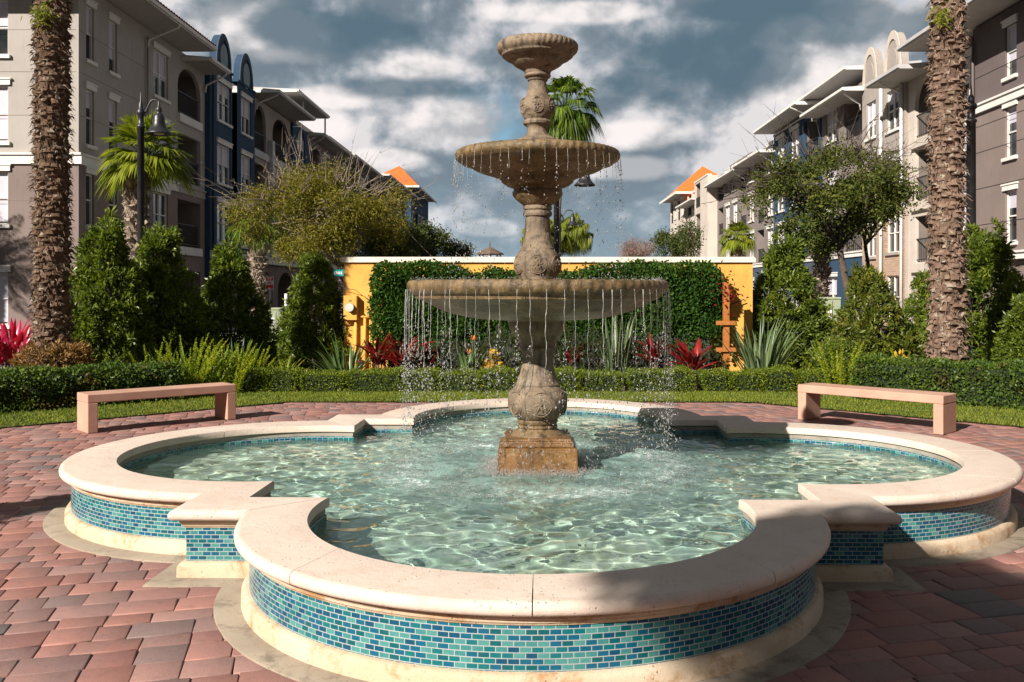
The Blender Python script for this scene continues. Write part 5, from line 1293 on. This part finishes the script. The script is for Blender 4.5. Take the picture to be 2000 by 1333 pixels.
def window(F, parent, u0, u1, z0, z1, double=True, rec=.12, blind=.5, lintel=True, sill=True, trim=None, arch=False, frame=None):
    trim = trim or M['trim']; fw = .055; m = MB(); n0, n1 = -rec - .03, -rec + .04
    fbox(m, F, u0, u0 + fw, z0, z1, n0, n1); fbox(m, F, u1 - fw, u1, z0, z1, n0, n1); fbox(m, F, u0 + fw, u1 - fw, z0, z0 + fw, n0, n1); fbox(m, F, u0 + fw, u1 - fw, z1 - fw, z1, n0, n1)
    zm = (z0 + z1) / 2; fbox(m, F, u0 + fw, u1 - fw, zm - .025, zm + .025, n0, n1 - .008)
    if double: uc = (u0 + u1) / 2; fbox(m, F, uc - .04, uc + .04, z0 + fw, z1 - fw, n0, n1 + .004)
    w_ = m.build('window', frame or M['trim'], parent)
    m = MB(); fbox(m, F, u0 + .01, u1 - .01, z0 + .01, z1 - .01, -rec - .05, -rec - .032); m.build('pane', M['glass'], w_)
    if .3 < blind < .9: blind = min(.95, blind * (.55 + 1.0 * random.random()))
    if blind > 0: m = MB(); fbox(m, F, u0 + fw, u1 - fw, z1 - fw - (z1 - z0 - 2 * fw) * blind, z1 - fw, -rec - .0305, -rec - .018); m.build('blind', M['blind'], w_)
    if lintel: m = MB(); fbox(m, F, u0 - .10, u1 + .10, z1 + .004, z1 + .19, -.01, .07); fbox(m, F, u0 - .14, u1 + .14, z1 + .1905, z1 + .25, -.01, .10); m.build('lintel', trim, w_)
    if sill: m = MB(); fbox(m, F, u0 - .10, u1 + .10, z0 - .13, z0 - .004, -.01, .10); m.build('sill', trim, w_)
    return w_
def balcony(F, parent, u0, u1, z0, z1, dep=1.7, rail=True, slab=None):
    m = MB(); e_ = .003
    m.add(F.P([(u0, z0, -dep), (u1, z0, -dep), (u1, z1, -dep), (u0, z1, -dep)]), [(0, 1, 2, 3)])
    m.add(F.P([(u0 + e_, z0, -.18), (u0 + e_, z0, -dep), (u0 + e_, z1, -dep), (u0 + e_, z1, -.18)]), [(0, 1, 2, 3)]); m.add(F.P([(u1 - e_, z0, -.18), (u1 - e_, z0, -dep), (u1 - e_, z1, -dep), (u1 - e_, z1, -.18)]), [(0, 1, 2, 3)])
    m.add(F.P([(u0, z0 + e_, -.18), (u1, z0 + e_, -.18), (u1, z0 + e_, -dep), (u0, z0 + e_, -dep)]), [(0, 1, 2, 3)]); m.add(F.P([(u0, z1 - e_, -.18), (u1, z1 - e_, -.18), (u1, z1 - e_, -dep), (u0, z1 - e_, -dep)]), [(0, 1, 2, 3)])
    b = m.build('balcony', M['recess'], parent)
    m = MB(); uc = (u0 + u1) / 2; w_ = min(.9, (u1 - u0) * .35); fbox(m, F, uc - w_, uc + w_, z0 + .01, z0 + 2.15, -dep + .003, -dep + .05); m.build('balcony_door', M['door'], b)
    if rail:
        m = MB(); fbox(m, F, u0, u1, z0 + 1.02, z0 + 1.07, -.12, -.07); fbox(m, F, u0, u1, z0 + .1, z0 + .14, -.11, -.08); k = int((u1 - u0) / .13)
        for i in range(1, k): u = u0 + (u1 - u0) * i / k; fbox(m, F, u - .010, u + .010, z0 + .14, z0 + 1.02, -.105, -.085)
        m.build('railing', M['rail'], b)
    return b
def band(F, parent, u0, u1, z0, z1, out=.08, mat=None, name='cornice'):
    m = MB(); fbox(m, F, u0, u1, z0, z1 - .08, -.02, out); fbox(m, F, u0, u1, z1 - .079, z1, -.02, out + .06); return m.build(name, mat or M['trim'], parent)
def shell(F, parent, u0, u1, z1, mat, dep=12, n0=-.20, name='building_core'):
    m = MB(); fbox(m, F, u0 + .02, u1 - .02, 0, z1 - .02, -dep, -2.0); return m.build(name, mat, parent)
def sides(F, parent, u0, u1, z0, z1, mat, dep=2.1, near=True, far=True):
    for use, u in ((near, u0), (far, u1)):
        if use: m = MB(); m.add(F.P([(u, z0, 0), (u, z0, -dep), (u, z1, -dep), (u, z1, 0)]), [(0, 1, 2, 3)]); m.build('side_wall', mat, parent)
def eave(F, parent, u0, u1, z, over=1.3, back=2.5, rise=.9, roofmat=None, th=.16, gutter=True, tiles=False, fascia=None, pipe=None):
    m = MB(); m.add(F.P([(u0, z, over), (u1, z, over), (u1, z, -back), (u0, z, -back)]), [(0, 1, 2, 3)]); m.build('soffit', M['soffit'], parent)
    m = MB(); fbox(m, F, u0, u1, z - .02, z + th, over + .001, over + .03); fbox(m, F, u0 - .03, u0 - .001, z - .02, z + th, -back, over + .03); fbox(m, F, u1 + .001, u1 + .03, z - .02, z + th, -back, over + .03)
    if gutter: fbox(m, F, u0, u1, z + .02, z + th, over + .031, over + .13)
    m.build('fascia', fascia or M['trim'], parent)
    if not tiles:
        m = MB(); V = [(u0, z + th, over), (u1, z + th, over), (u1, z + th + rise, -back), (u0, z + th + rise, -back), (u0, z + .01, over), (u1, z + .01, over), (u1, z + .01, -back), (u0, z + .01, -back)]
        m.add(F.P(V), [(0, 1, 2, 3), (0, 3, 7, 4), (1, 5, 6, 2), (3, 2, 6, 7)]); m.build('roof', roofmat or M['trimgrey'], parent)
    else:
        nt = int((u1 - u0) / .045); us = np.linspace(u0, u1, nt); K = 30; V = []
        for j in range(K):
            f = j / (K - 1); nn = over + .12 - f * (over + back); zz_ = z + th + .02 + f * rise + .03 * ((f * 14) % 1 < .15)
            for u in us: V.append(F.fr(u, zz_ + .055 * abs(math.sin(u * pi / .27)), nn))
        Fq = [(j * nt + i, j * nt + i + 1, (j + 1) * nt + i + 1, (j + 1) * nt + i) for j in range(K - 1) for i in range(nt - 1)]
        obj('roof', V, Fq, M['rooftile'], parent)
def pipe(F, parent, u, z0, z1, mat=None, n=.10, r=.05):
    m = MB(); m.tube([F.fr(u, z0, n), F.fr(u, z1, n)], r, 8); m.build('downpipe', mat or M['trim'], parent, True)
def elbow(F, parent, u, z, over=1.5, du=.35):
    m = MB(); m.tube([F.fr(u - du, z + .05, over + .05), F.fr(u - du * .8, z - .12, over), F.fr(u, z - .55, .15), F.fr(u, z - .9, .09)], .05, 8); m.build('downpipe', M['trim'], parent, True)
def arch_parapet(F, parent, u0, u1, z0, rise, mat, ringmat, fill, out=.06):
    K = 20; uc = (u0 + u1) / 2; r = (u1 - u0) / 2
    def arc(rr, k): return (uc - rr * math.cos(k / K * pi), z0 + (rise) * rr / r * math.sin(k / K * pi))
    m = MB(); V = []
    for n in (-.35, 0): V += [(*arc(r, k), n) for k in range(K + 1)]
    m.add(F.P(V), [(k, k + 1, K + 2 + k, K + 1 + k) for k in range(K)] + [tuple(range(K + 1)), tuple(range(K + 1, 2 * K + 2))]); p = m.build('arched_parapet', mat, parent)
    m = MB(); V = []
    for n in (0.001, out):
        for rr in (r * 1.04, r * .84): V += [(*arc(rr, k), n) for k in range(K + 1)]
    S = K + 1; m.add(F.P(V), [(2 * S + k, 2 * S + k + 1, 3 * S + k + 1, 3 * S + k) for k in range(K)] + [(k, k + 1, 2 * S + k + 1, 2 * S + k) for k in range(K)] + [(S + k, S + k + 1, 3 * S + k + 1, 3 * S + k) for k in range(K)]); m.build('arch_trim', ringmat, p)
    m = MB(); zc = z0 + rise * .30; V = []
    for n in (.002, .05): V += [(uc + r * .52 * math.cos(a), zc + r * .62 * math.sin(a), n) for a in np.arange(K) / K * 2 * pi]
    m.add(F.P(V), [(k, (k + 1) % K, K + (k + 1) % K, K + k) for k in range(K)] + [tuple(range(K, 2 * K))]); m.build('round_panel', fill, p)
def YL(x): return 16.2 * 1806 / (1040 - x)
def YR(x): return 17.2 * 1806 / (x - 1040)
FL = [(.45, 2.35), (4.05, 5.95), (7.0, 9.02), (10.1, 12.08)]

# ---- left corner house (beige over taupe)
bA = thing('apartment_house', 'large beige and taupe four-storey corner house at the left picture edge with red tile eave', 'house', (-22, 38, 0), 'apartment houses lining the street')
F = streetL(); FF_ = Face(lambda u, z, n: (u, 33.0 - n, z))
narrow = [(33.55, 34.15), (35.35, 36.05)]; dbl = (39.5, 41.1); ops_u, ops_l = [], []
for k, (a, b) in enumerate(FL):
    for w_ in (*narrow, dbl): (ops_u if k > 1 else ops_l).append((w_[0], w_[1], a, b))
bal = (42.2, 45.1)
wall(F, 'wall', M['beige'], bA, 33, 45.7, 6.6, 12.72, ops_u + [(bal[0], bal[1], 6.75, 8.95)], archs=[(bal[0], bal[1], 9.85, 12.1)]); wall(F, 'lower_wall', M['taupe'], bA, 33, 45.7, 0, 6.2, ops_l + [(bal[0], bal[1], .15, 2.6), (bal[0], bal[1], 3.75, 5.9)])
fops_u, fops_l = [], []
fw_ = [(-20.3, -18.72), (-24.3, -22.7), (-28.3, -26.7)]
for k, (a, b) in enumerate(FL):
    for w_ in fw_: (fops_u if k > 1 else fops_l).append((w_[0], w_[1], a, b))
wall(FF_, 'wall', M['beige'], bA, -31, -16.2, 6.6, 12.72, fops_u); wall(FF_, 'lower_wall', M['taupe'], bA, -31, -16.2, 0, 6.2, fops_l)
for k, (a, b) in enumerate(FL):
    for w_ in narrow: window(F, bA, w_[0], w_[1], a, b, False, blind=.5 if k > 1 else .0)
    window(F, bA, dbl[0], dbl[1], a, b, True, blind=.45 if k != 1 else 0)
    for w_ in fw_: window(FF_, bA, w_[0], w_[1], a, b, False, blind=.97 if k < 3 else .4)
for z0_, z1_ in ((.15, 2.6), (3.75, 5.9), (6.75, 8.95), (9.85, 12.1)): balcony(F, bA, bal[0], bal[1], z0_, z1_)
band(F, bA, 33.0, 42.1, 6.2, 6.6); band(F, bA, 42.1, 45.7, 6.2, 6.6, .03, M['beige']); band(FF_, bA, -31, -16.2 + .14, 6.2, 6.6)
for z in (9.45, 3.35): m = MB(); fbox(m, F, bal[0], bal[1], z, z + .37, -.02, .12); m.build('balcony_edge', M['trim'], bA)
for z in (2.95, 4.9, 7.95, 9.5, 11.0): m = MB(); fbox(m, F, 33.1, 39.2, z - .008, z + .008, .001, .006); fbox(m, FF_, -31, -16.3, z - .008, z + .008, .001, .006); m.build('stucco_joint', M['taupe'], bA)
eave(F, bA, 31.6, 42.7, 12.75, 1.5, 7.5, 3.0, tiles=True); eave(F, bA, 42.75, 45.5, 12.35, 1.25, 2.0, .25)
m = MB(); m.add([(-31, 31.5, 12.76), (-14.7, 31.5, 12.76), (-14.7, 33, 12.76), (-31, 33, 12.76)], [(0, 1, 2, 3)]); m.build('soffit', M['soffit'], bA)
pipe(F, bA, 38.7, 0, 12.3, M['greige']); elbow(F, bA, 38.7, 12.75); elbow(F, bA, 45.5, 12.35, 1.2)
sides(F, bA, 33, 45.7, 0, 12.7, M['taupe'], near=False, dep=14)
m = MB(); m.box(-30, -18.3, 35, 45.6, 0, 12.7); m.build('building_core', M['beige'], bA)

# ---- left blue house with two round-topped parapets
bB = thing('apartment_house', 'narrow navy blue house with two round-topped parapets on the left row', 'house', (-18, 49, 0), 'apartment houses lining the street')
W1 = (46.75, 48.85); W2 = (50.6, 52.4); G_ = [(.6, 2.7), (4.15, 6.2), (7.2, 9.2), (10.4, 12.35)]
F1 = streetL(.25)
wall(F1, 'wall', M['navy'], bB, 45.7, 49.1, 3.7, 13.1, [(W1[0], W1[1], a, b) for a, b in G_[1:]]); wall(F1, 'wall', M['navy'], bB, 49.9, 53.1, 3.7, 13.0, [(W2[0], W2[1], a, b) for a, b in G_[1:]])
wall(F1, 'lower_wall', M['taupe'], bB, 45.7, 53.1, 0, 3.3, [(49.9, 52.6, 0, 2.7, 1.5)], archs=[(46.1, 48.7, 0, 2.8, 1.5)])
band(F1, bB, 45.7, 53.1, 3.3, 3.7, .1)
for a, b in G_[1:]: window(F1, bB, *W1, a, b, blind=.5 if a > 5 else 0); window(F1, bB, *W2, a, b, blind=.5 if a > 5 else 0)
m = MB(); fbox(m, F1, 49.1, 49.9, 3.7, 13.0, -.9, -.6); fbox(m, F1, 45.7, 49.1, 13.1, 13.22, -.4, .08); fbox(m, F1, 49.9, 53.1, 13.0, 13.12, -.4, .08); m.build('recessed_wall', M['navy'], bB)
pipe(F1, bB, 49.5, 3.7, 13, M['rail'], -.45); pipe(F1, bB, 45.9, 3.7, 12.6, M['rail'], .1)
M['tealstone'] = pmat('teal grey parapet panel', (.20, .27, .30), .8, .06, 2, .1)
arch_parapet(F1, bB, 46.6, 48.8, 13.22, 1.65, M['navy'], M['slate'], M['tealstone']); arch_parapet(F1, bB, 50.3, 52.6, 13.12, 1.7, M['navy'], M['slate'], M['tealstone'])
sides(F1, bB, 45.7, 53.1, 0, 13.0, M['navy'], 2.2); shell(F, bB, 45.75, 53.1, 13.0, M['navy'])

# ---- left cream house with two arched balconies + blue bay
bC = thing('apartment_house', 'cream house with two arched balconies and long white eaves, right of the round parapets', 'house', (-18, 58, 0), 'apartment houses lining the street')
A1 = (53.9, 56.2); A2 = (57.6, 61.6)
F = streetL()
wall(F, 'wall', M['greige'], bC, 53.1, 61.9, 3.7, 13.0, [(A[0], A[1], z0_, z1_) for A in (A1, A2) for z0_, z1_ in ((4.0, 6.0), (7.0, 9.2))], archs=[(A[0], A[1], 10.0, 12.7) for A in (A1, A2)])
wall(F, 'lower_wall', M['taupe'], bC, 53.1, 66.8, 0, 3.3, archs=[(54.0, 57.6, 0, 2.9, 1.5), (58.8, 62.6, 0, 2.9, 1.5)])
band(F, bC, 53.1, 66.8, 3.3, 3.7, .3)
for A in (A1, A2):
    for z0_, z1_ in ((4.0, 6.0), (7.0, 9.2), (10.0, 12.7)): balcony(F, bC, A[0], A[1], z0_, z1_)
for z in (3.75, 6.6, 9.55): m = MB(); fbox(m, F, 53.2, 61.8, z, z + .42, .001, .12); m.build('balcony_edge', M['trimgrey'], bC)
m = MB(); fbox(m, F, 56.6, 57.1, 3.7, 10.9, .02, .3); m.build('column', M['trimgrey'], bC)
FB = streetL(.15)
wall(FB, 'wall', M['navy'], bC, 61.9, 66.8, 3.7, 13.0, [(63.3, 65.2, 4.3, 6.2), (63.3, 65.2, 7.3, 9.2)], archs=[(63.3, 65.2, 10.2, 12.9)]); sides(FB, bC, 61.9, 66.8, 3.7, 13.0, M['navy'], .5)
for a, b in ((4.3, 6.2), (7.3, 9.2)): window(FB, bC, 63.3, 65.2, a, b)
window(FB, bC, 63.3, 65.2, 10.2, 12.9, lintel=False)
eave(F, bC, 53.3, 62.2, 13.15, 1.5, 2.2, .3); eave(F, bC, 58.0, 67.0, 14.2, 1.4, 3.5, .25, fascia=M['trim']); elbow(F, bC, 54.0, 13.2, 1.4)
m = MB(); fbox(m, F, 53.1, 66.8, 13.0, 14.3, -2.2, -1.6); m.build('clerestory_wall', M['cream'], bC); sides(F, bC, 53.1, 66.8, 0, 13.0, M['taupe']); shell(F, bC, 53.15, 66.8, 13.9, M['cream'])
m = MB(); fbox(m, F, 61.0, 61.1, 13.3, 14.3, 1.0, 1.1); fbox(m, F, 66.6, 66.7, 13.0, 14.3, 1.2, 1.3); m.build('eave_post', M['trim'], bC)

# ---- generic far row houses
def rowhouse(side, label, y0, y1, wmat, lowmat, H=13.0, bays='wwb', n0=0.0, eavez=None, over=1.15, parapet=None, eaverise=.3, cols=None, lowz=3.5, roofmat=None):
    F = streetL(n0) if side < 0 else streetR(n0); X = (-18 if side < 0 else 19)
    root = thing('apartment_house', label, 'house', (X, (y0 + y1) / 2, 0), 'apartment houses lining the street'); n = len(bays); w_ = (y1 - y0) / n; ops, low = [], []
    floors = [(4.2, 6.2), (7.2, 9.2), (10.3, 12.2)]
    for i, c in enumerate(bays):
        a, b = y0 + w_ * i, y0 + w_ * (i + 1)
        if c == 'w': ww = min(1.9, w_ * .55); A = ((a + b) / 2 - ww / 2, (a + b) / 2 + ww / 2)
        elif c == 'b': A = (a + .35, b - .35)
        else: continue
        for (z0_, z1_) in floors: ops.append((A[0], A[1], z0_ - (.4 if c == 'b' else 0), z1_ + (.1 if c == 'b' else 0)))
        low.append((A[0], A[1], .5 if c == 'w' else .1, 2.5))
    wall(F, 'wall', wmat, root, y0, y1, lowz + .3, H, ops); wall(F, 'lower_wall', lowmat, root, y0, y1, 0, lowz, low); band(F, root, y0, y1, lowz, lowz + .3)
    k = 0
    for i, c in enumerate(bays):
        if c == ' ': continue
        for (u0, u1, z0_, z1_) in [o for o in ops + low if y0 + w_ * i <= o[0] < y0 + w_ * (i + 1)]:
            if c == 'w': window(F, root, u0, u1, z0_, z1_, blind=.5)
            else: balcony(F, root, u0, u1, z0_, z1_)
    sides(F, root, y0, y1, 0, H, wmat); shell(F, root, y0, y1, H, wmat)
    if eavez: eave(F, root, y0 - .3, y1 + .1, eavez, over, 2.4, eaverise, roofmat=roofmat); elbow(F, root, y0 + .4, eavez, over - .1)
    else: m = MB(); fbox(m, F, y0, y1, H, H + .12, -.4, .06); m.build('parapet_cap', M['trim'], root)
    if parapet:
        m = MB(); fbox(m, F, y0 + (y1 - y0) * parapet[0], y0 + (y1 - y0) * parapet[1], H, parapet[2], -3.0, -.9); m.build('upper_wall', parapet[3], root)
    return root, F
rowhouse(-1, 'brown house with balconies partly behind the olive-yellow tree', 66.8, 78, M['greybrown'], M['taupe'], 12.8, 'bwb', 0, 12.9, parapet=(.0, 1, 14.1, M['cream']))
rowhouse(-1, 'dark house behind the bare twigs of the olive-yellow tree', 78, 93, M['slate'], M['taupe'], 13, 'wbwb', 0, 13.1, parapet=(0, .8, 14.8, M['greybrown']))
rowhouse(-1, 'long dark brown house with deep eave before the dark blue tower', 93, 116, M['brown'], M['taupe'], 13.2, 'wbwbwb', .2, 13.3, 1.6)
def tower(side, label, y0, y1, H, mat, lowmat, peak, bays='wbww', D=10):
    root, F = rowhouse(side, label, y0, y1, mat, lowmat, H, bays, .2, None)
    m = MB(); ov = 1.1; P = F.P([(y0 - ov, H + .1, ov), (y1 + ov, H + .1, ov), (y1 + ov, H + .1, -D - ov), (y0 - ov, H + .1, -D - ov), ((y0 + y1) / 2, H + peak, -D / 2), ]); m.add(P, [(0, 1, 4), (1, 2, 4), (2, 3, 4), (3, 0, 4)])
    m.build('hip_roof', M['orangetile'], root); m = MB(); m.add(F.P([(y0 - ov, H + .09, ov), (y1 + ov, H + .09, ov), (y1 + ov, H + .09, -D - ov), (y0 - ov, H + .09, -D - ov)]), [(0, 1, 2, 3)])
    m.build('soffit', M['soffit'], root); m = MB(); fbox(m, F, y0 - ov, y1 + ov, H - .12, H + .14, ov + .002, ov + .1); fbox(m, F, y0 - ov - .1, y0 - ov - .002, H - .12, H + .14, -D - ov, ov + .1); m.build('fascia', M['trim'], root)
    # front gable wall toward the viewer
    m = MB(); m.add(F.P([(y0 - .01, 0, 0), (y0 - .01, 0, -D), (y0 - .01, H, -D), (y0 - .01, H, 0)]), [(0, 1, 2, 3)]); m.build('side_wall', mat, root)
    return root
tower(-1, 'dark blue tower house with orange hipped roof at the far end of the left row', 122, 142, 15.4, M['navy'], M['slate'], 4.2, 'wbwwbw', 6)

# ---- right row
bR = thing('apartment_house', 'dark brown-grey house with narrow windows at the right picture edge', 'house', (19, 30, 0), 'apartment houses lining the street')
F = streetR()
nar = [(32.85, 33.65), (28.6, 29.4)]; HR = [(3.45, 5.3), (6.5, 8.3), (9.4, 11.25)]
wall(F, 'wall', M['brown'], bR, 24, 36.1, 8.85, 11.87, [(a, b, *HR[2]) for a, b in nar]); wall(F, 'middle_wall', M['taupe'], bR, 24, 36.1, 3.1, 8.5, [(a, b, *h) for a, b in nar for h in HR[:2]]); wall(F, 'lower_wall', M['taupe'], bR, 24, 36.1, 0, 2.8, [(a, b, .4, 2.1) for a, b in nar])
for a, b in nar:
    for h in HR: window(F, bR, a, b, *h, False, blind=.5)
    window(F, bR, a, b, .4, 2.1, False, blind=.5)
band(F, bR, 24, 36.1, 8.5, 8.85, .12); band(F, bR, 24, 36.3, 2.8, 3.1, .25)
for z in (4.2, 5.6, 7.0, 8.0, 9.9): m = MB(); fbox(m, F, 24, 36, z - .012, z + .012, .001, .006); m.build('stucco_joint', M['rail'], bR)
eave(F, bR, 24, 39.6, 11.95, 1.5, 5, 1.2, fascia=M['trimgrey']); sides(F, bR, 24, 36.1, 0, 11.9, M['brown'], 12); m = MB(); m.box(19.3, 30, 24.1, 36.0, 0, 11.85); m.build('building_core', M['brown'], bR); pipe(F, bR, 35.9, 0, 11.5, M['brown'])
bS = thing('apartment_house', 'cream house with arched balcony half hidden by the right date palm trunk', 'house', (19, 39, 0), 'apartment houses lining the street')
F2 = streetR(-.5)
wall(F2, 'wall', M['taupe'], bS, 36.1, 38.6, 0, 11.9, [(36.9, 38.3, a, b) for a, b in ((.5, 2.3), (3.6, 5.4), (6.5, 8.4), (9.3, 11.2))])
for a, b in ((.5, 2.3), (3.6, 5.4), (6.5, 8.4), (9.3, 11.2)): window(F2, bS, 36.9, 38.3, a, b)
wall(F, 'wall', M['cream'], bS, 38.6, 42.3, 0, 11.6, [(39.0, 41.6, .2, 2.4), (39.0, 41.6, 2.95, 5.0), (39.0, 41.6, 5.7, 8.0)], archs=[(39.0, 41.6, 8.5, 11.1)])
for a, b in ((.2, 2.4), (2.95, 5.0), (5.7, 8.0), (8.5, 11.1)): balcony(F, bS, 39.0, 41.6, a, b)
for z in (2.5, 5.25, 8.05): m = MB(); fbox(m, F, 38.8, 41.8, z, z + .38, .001, .15); m.build('balcony_edge', M['cream'], bS)
eave(F, bS, 39.7, 43.6, 11.25, 1.4, 2, .3, fascia=M['trimgrey']); elbow(F, bS, 42.6, 11.3, 1.3); sides(F, bS, 38.6, 42.3, 0, 11.6, M['cream']); shell(F, bS, 36.2, 42.3, 11.8, M['cream'])
bT = thing('apartment_house', 'pale greige house with brick lower floors and two round-topped parapets on the right row', 'house', (19, 45, 0), 'apartment houses lining the street')
FT = streetR(.15); V1 = (43.0, 44.5); V2 = (45.9, 47.2)
wall(FT, 'wall', M['greige'], bT, 42.3, 44.95, 5.6, 11.9, [(*V1, 6.5, 8.3), (*V1, 9.3, 11.2)]); wall(FT, 'wall', M['greige'], bT, 45.45, 47.8, 5.6, 12.0, [(*V2, 6.4, 8.2), (*V2, 9.4, 11.2)])
wall(FT, 'brick_wall', M['brick'], bT, 42.3, 44.95, 0, 5.55, [(*V1, .4, 2.4), (*V1, 3.5, 5.35)]); wall(FT, 'brick_wall', M['brick'], bT, 45.45, 47.8, 0, 5.55, [(*V2, .4, 2.4), (*V2, 3.4, 5.3)])
for v_ in (V1, V2):
    for a, b in ((6.5, 8.3), (9.3, 11.2)) if v_ is V1 else ((6.4, 8.2), (9.4, 11.2)): window(FT, bT, *v_, a, b, lintel=False)
    for a, b in ((.4, 2.4), (3.5, 5.35)) if v_ is V1 else ((.4, 2.4), (3.4, 5.3)): window(FT, bT, *v_, a, b, lintel=False, blind=.0, trim=M['greige'])
m = MB(); fbox(m, FT, 44.951, 45.449, 0, 11.9, -.3, -.10); m.build('recessed_wall', M['cream'], bT); pipe(FT, bT, 45.2, 0, 12, M['trim'], .02, .09); pipe(FT, bT, 42.5, 0, 11.4, M['trim'], .1, .07)
band(FT, bT, 42.3, 44.95, 5.5, 5.7, .05); band(FT, bT, 45.45, 47.8, 5.5, 5.7, .05)
arch_parapet(FT, bT, 42.7, 44.7, 11.9, 2.0, M['greige'], M['cream'], M['greige']); arch_parapet(FT, bT, 45.7, 47.6, 12.0, 1.9, M['greige'], M['cream'], M['greige']); sides(FT, bT, 42.3, 47.8, 0, 11.9, M['greige'], 2.3); shell(F, bT, 42.35, 47.8, 11.85, M['greige'])
rr, Fq = rowhouse(1, 'navy and grey house with white stepped eaves behind the oak crown', 47.8, 55.0, M['greybrown'], M['navy'], 12.6, 'bw', 0, 12.0, parapet=(0, 1, 13.3, M['slate']))
eave(Fq, rr, 48.0, 56.5, 13.2, .9, 3.0, .3)
rr, Fq = rowhouse(1, 'navy house with small arched attic panels left of the oak crown top', 55.0, 65.5, M['navy'], M['slate'], 12.6, 'bww', .1, None)
eave(Fq, rr, 55.5, 66.0, 12.9, 1.25, 3.0, .35); elbow(Fq, rr, 56.2, 12.9, 1.5)
rowhouse(1, 'grey-brown house with balconies and white eaves, second last block of the right row', 65.5, 74.0, M['greybrown'], M['slate'], 11.8, 'wbw', 0, 11.5, parapet=(0, .7, 12.6, M['trimgrey']))
rowhouse(1, 'grey house with slanted parapet beside the tall cream pier', 74.0, 86.0, M['greybrown'], M['greige'], 12.2, 'bwwb', 0, 11.3, parapet=(.2, .9, 13.2, M['taupe']))
rr, Fq = rowhouse(1, 'tall blank cream pier house before the orange-roofed tower', 86.0, 93.0, M['cream'], M['cream'], 12.5, ' b', .9, None)
rowhouse(1, 'low cream and navy house with balconies just before the far orange roof', 93.0, 103.0, M['cream'], M['navy'], 10.8, 'bwb', 0, 10.9, roofmat=M['orangetile'], eaverise=1.6)
tower(1, 'cream tower house with orange hipped roof at the far end of the right row', 103.5, 114, 12.6, M['cream'], M['cream'], 3.8, 'wbwb', 6)
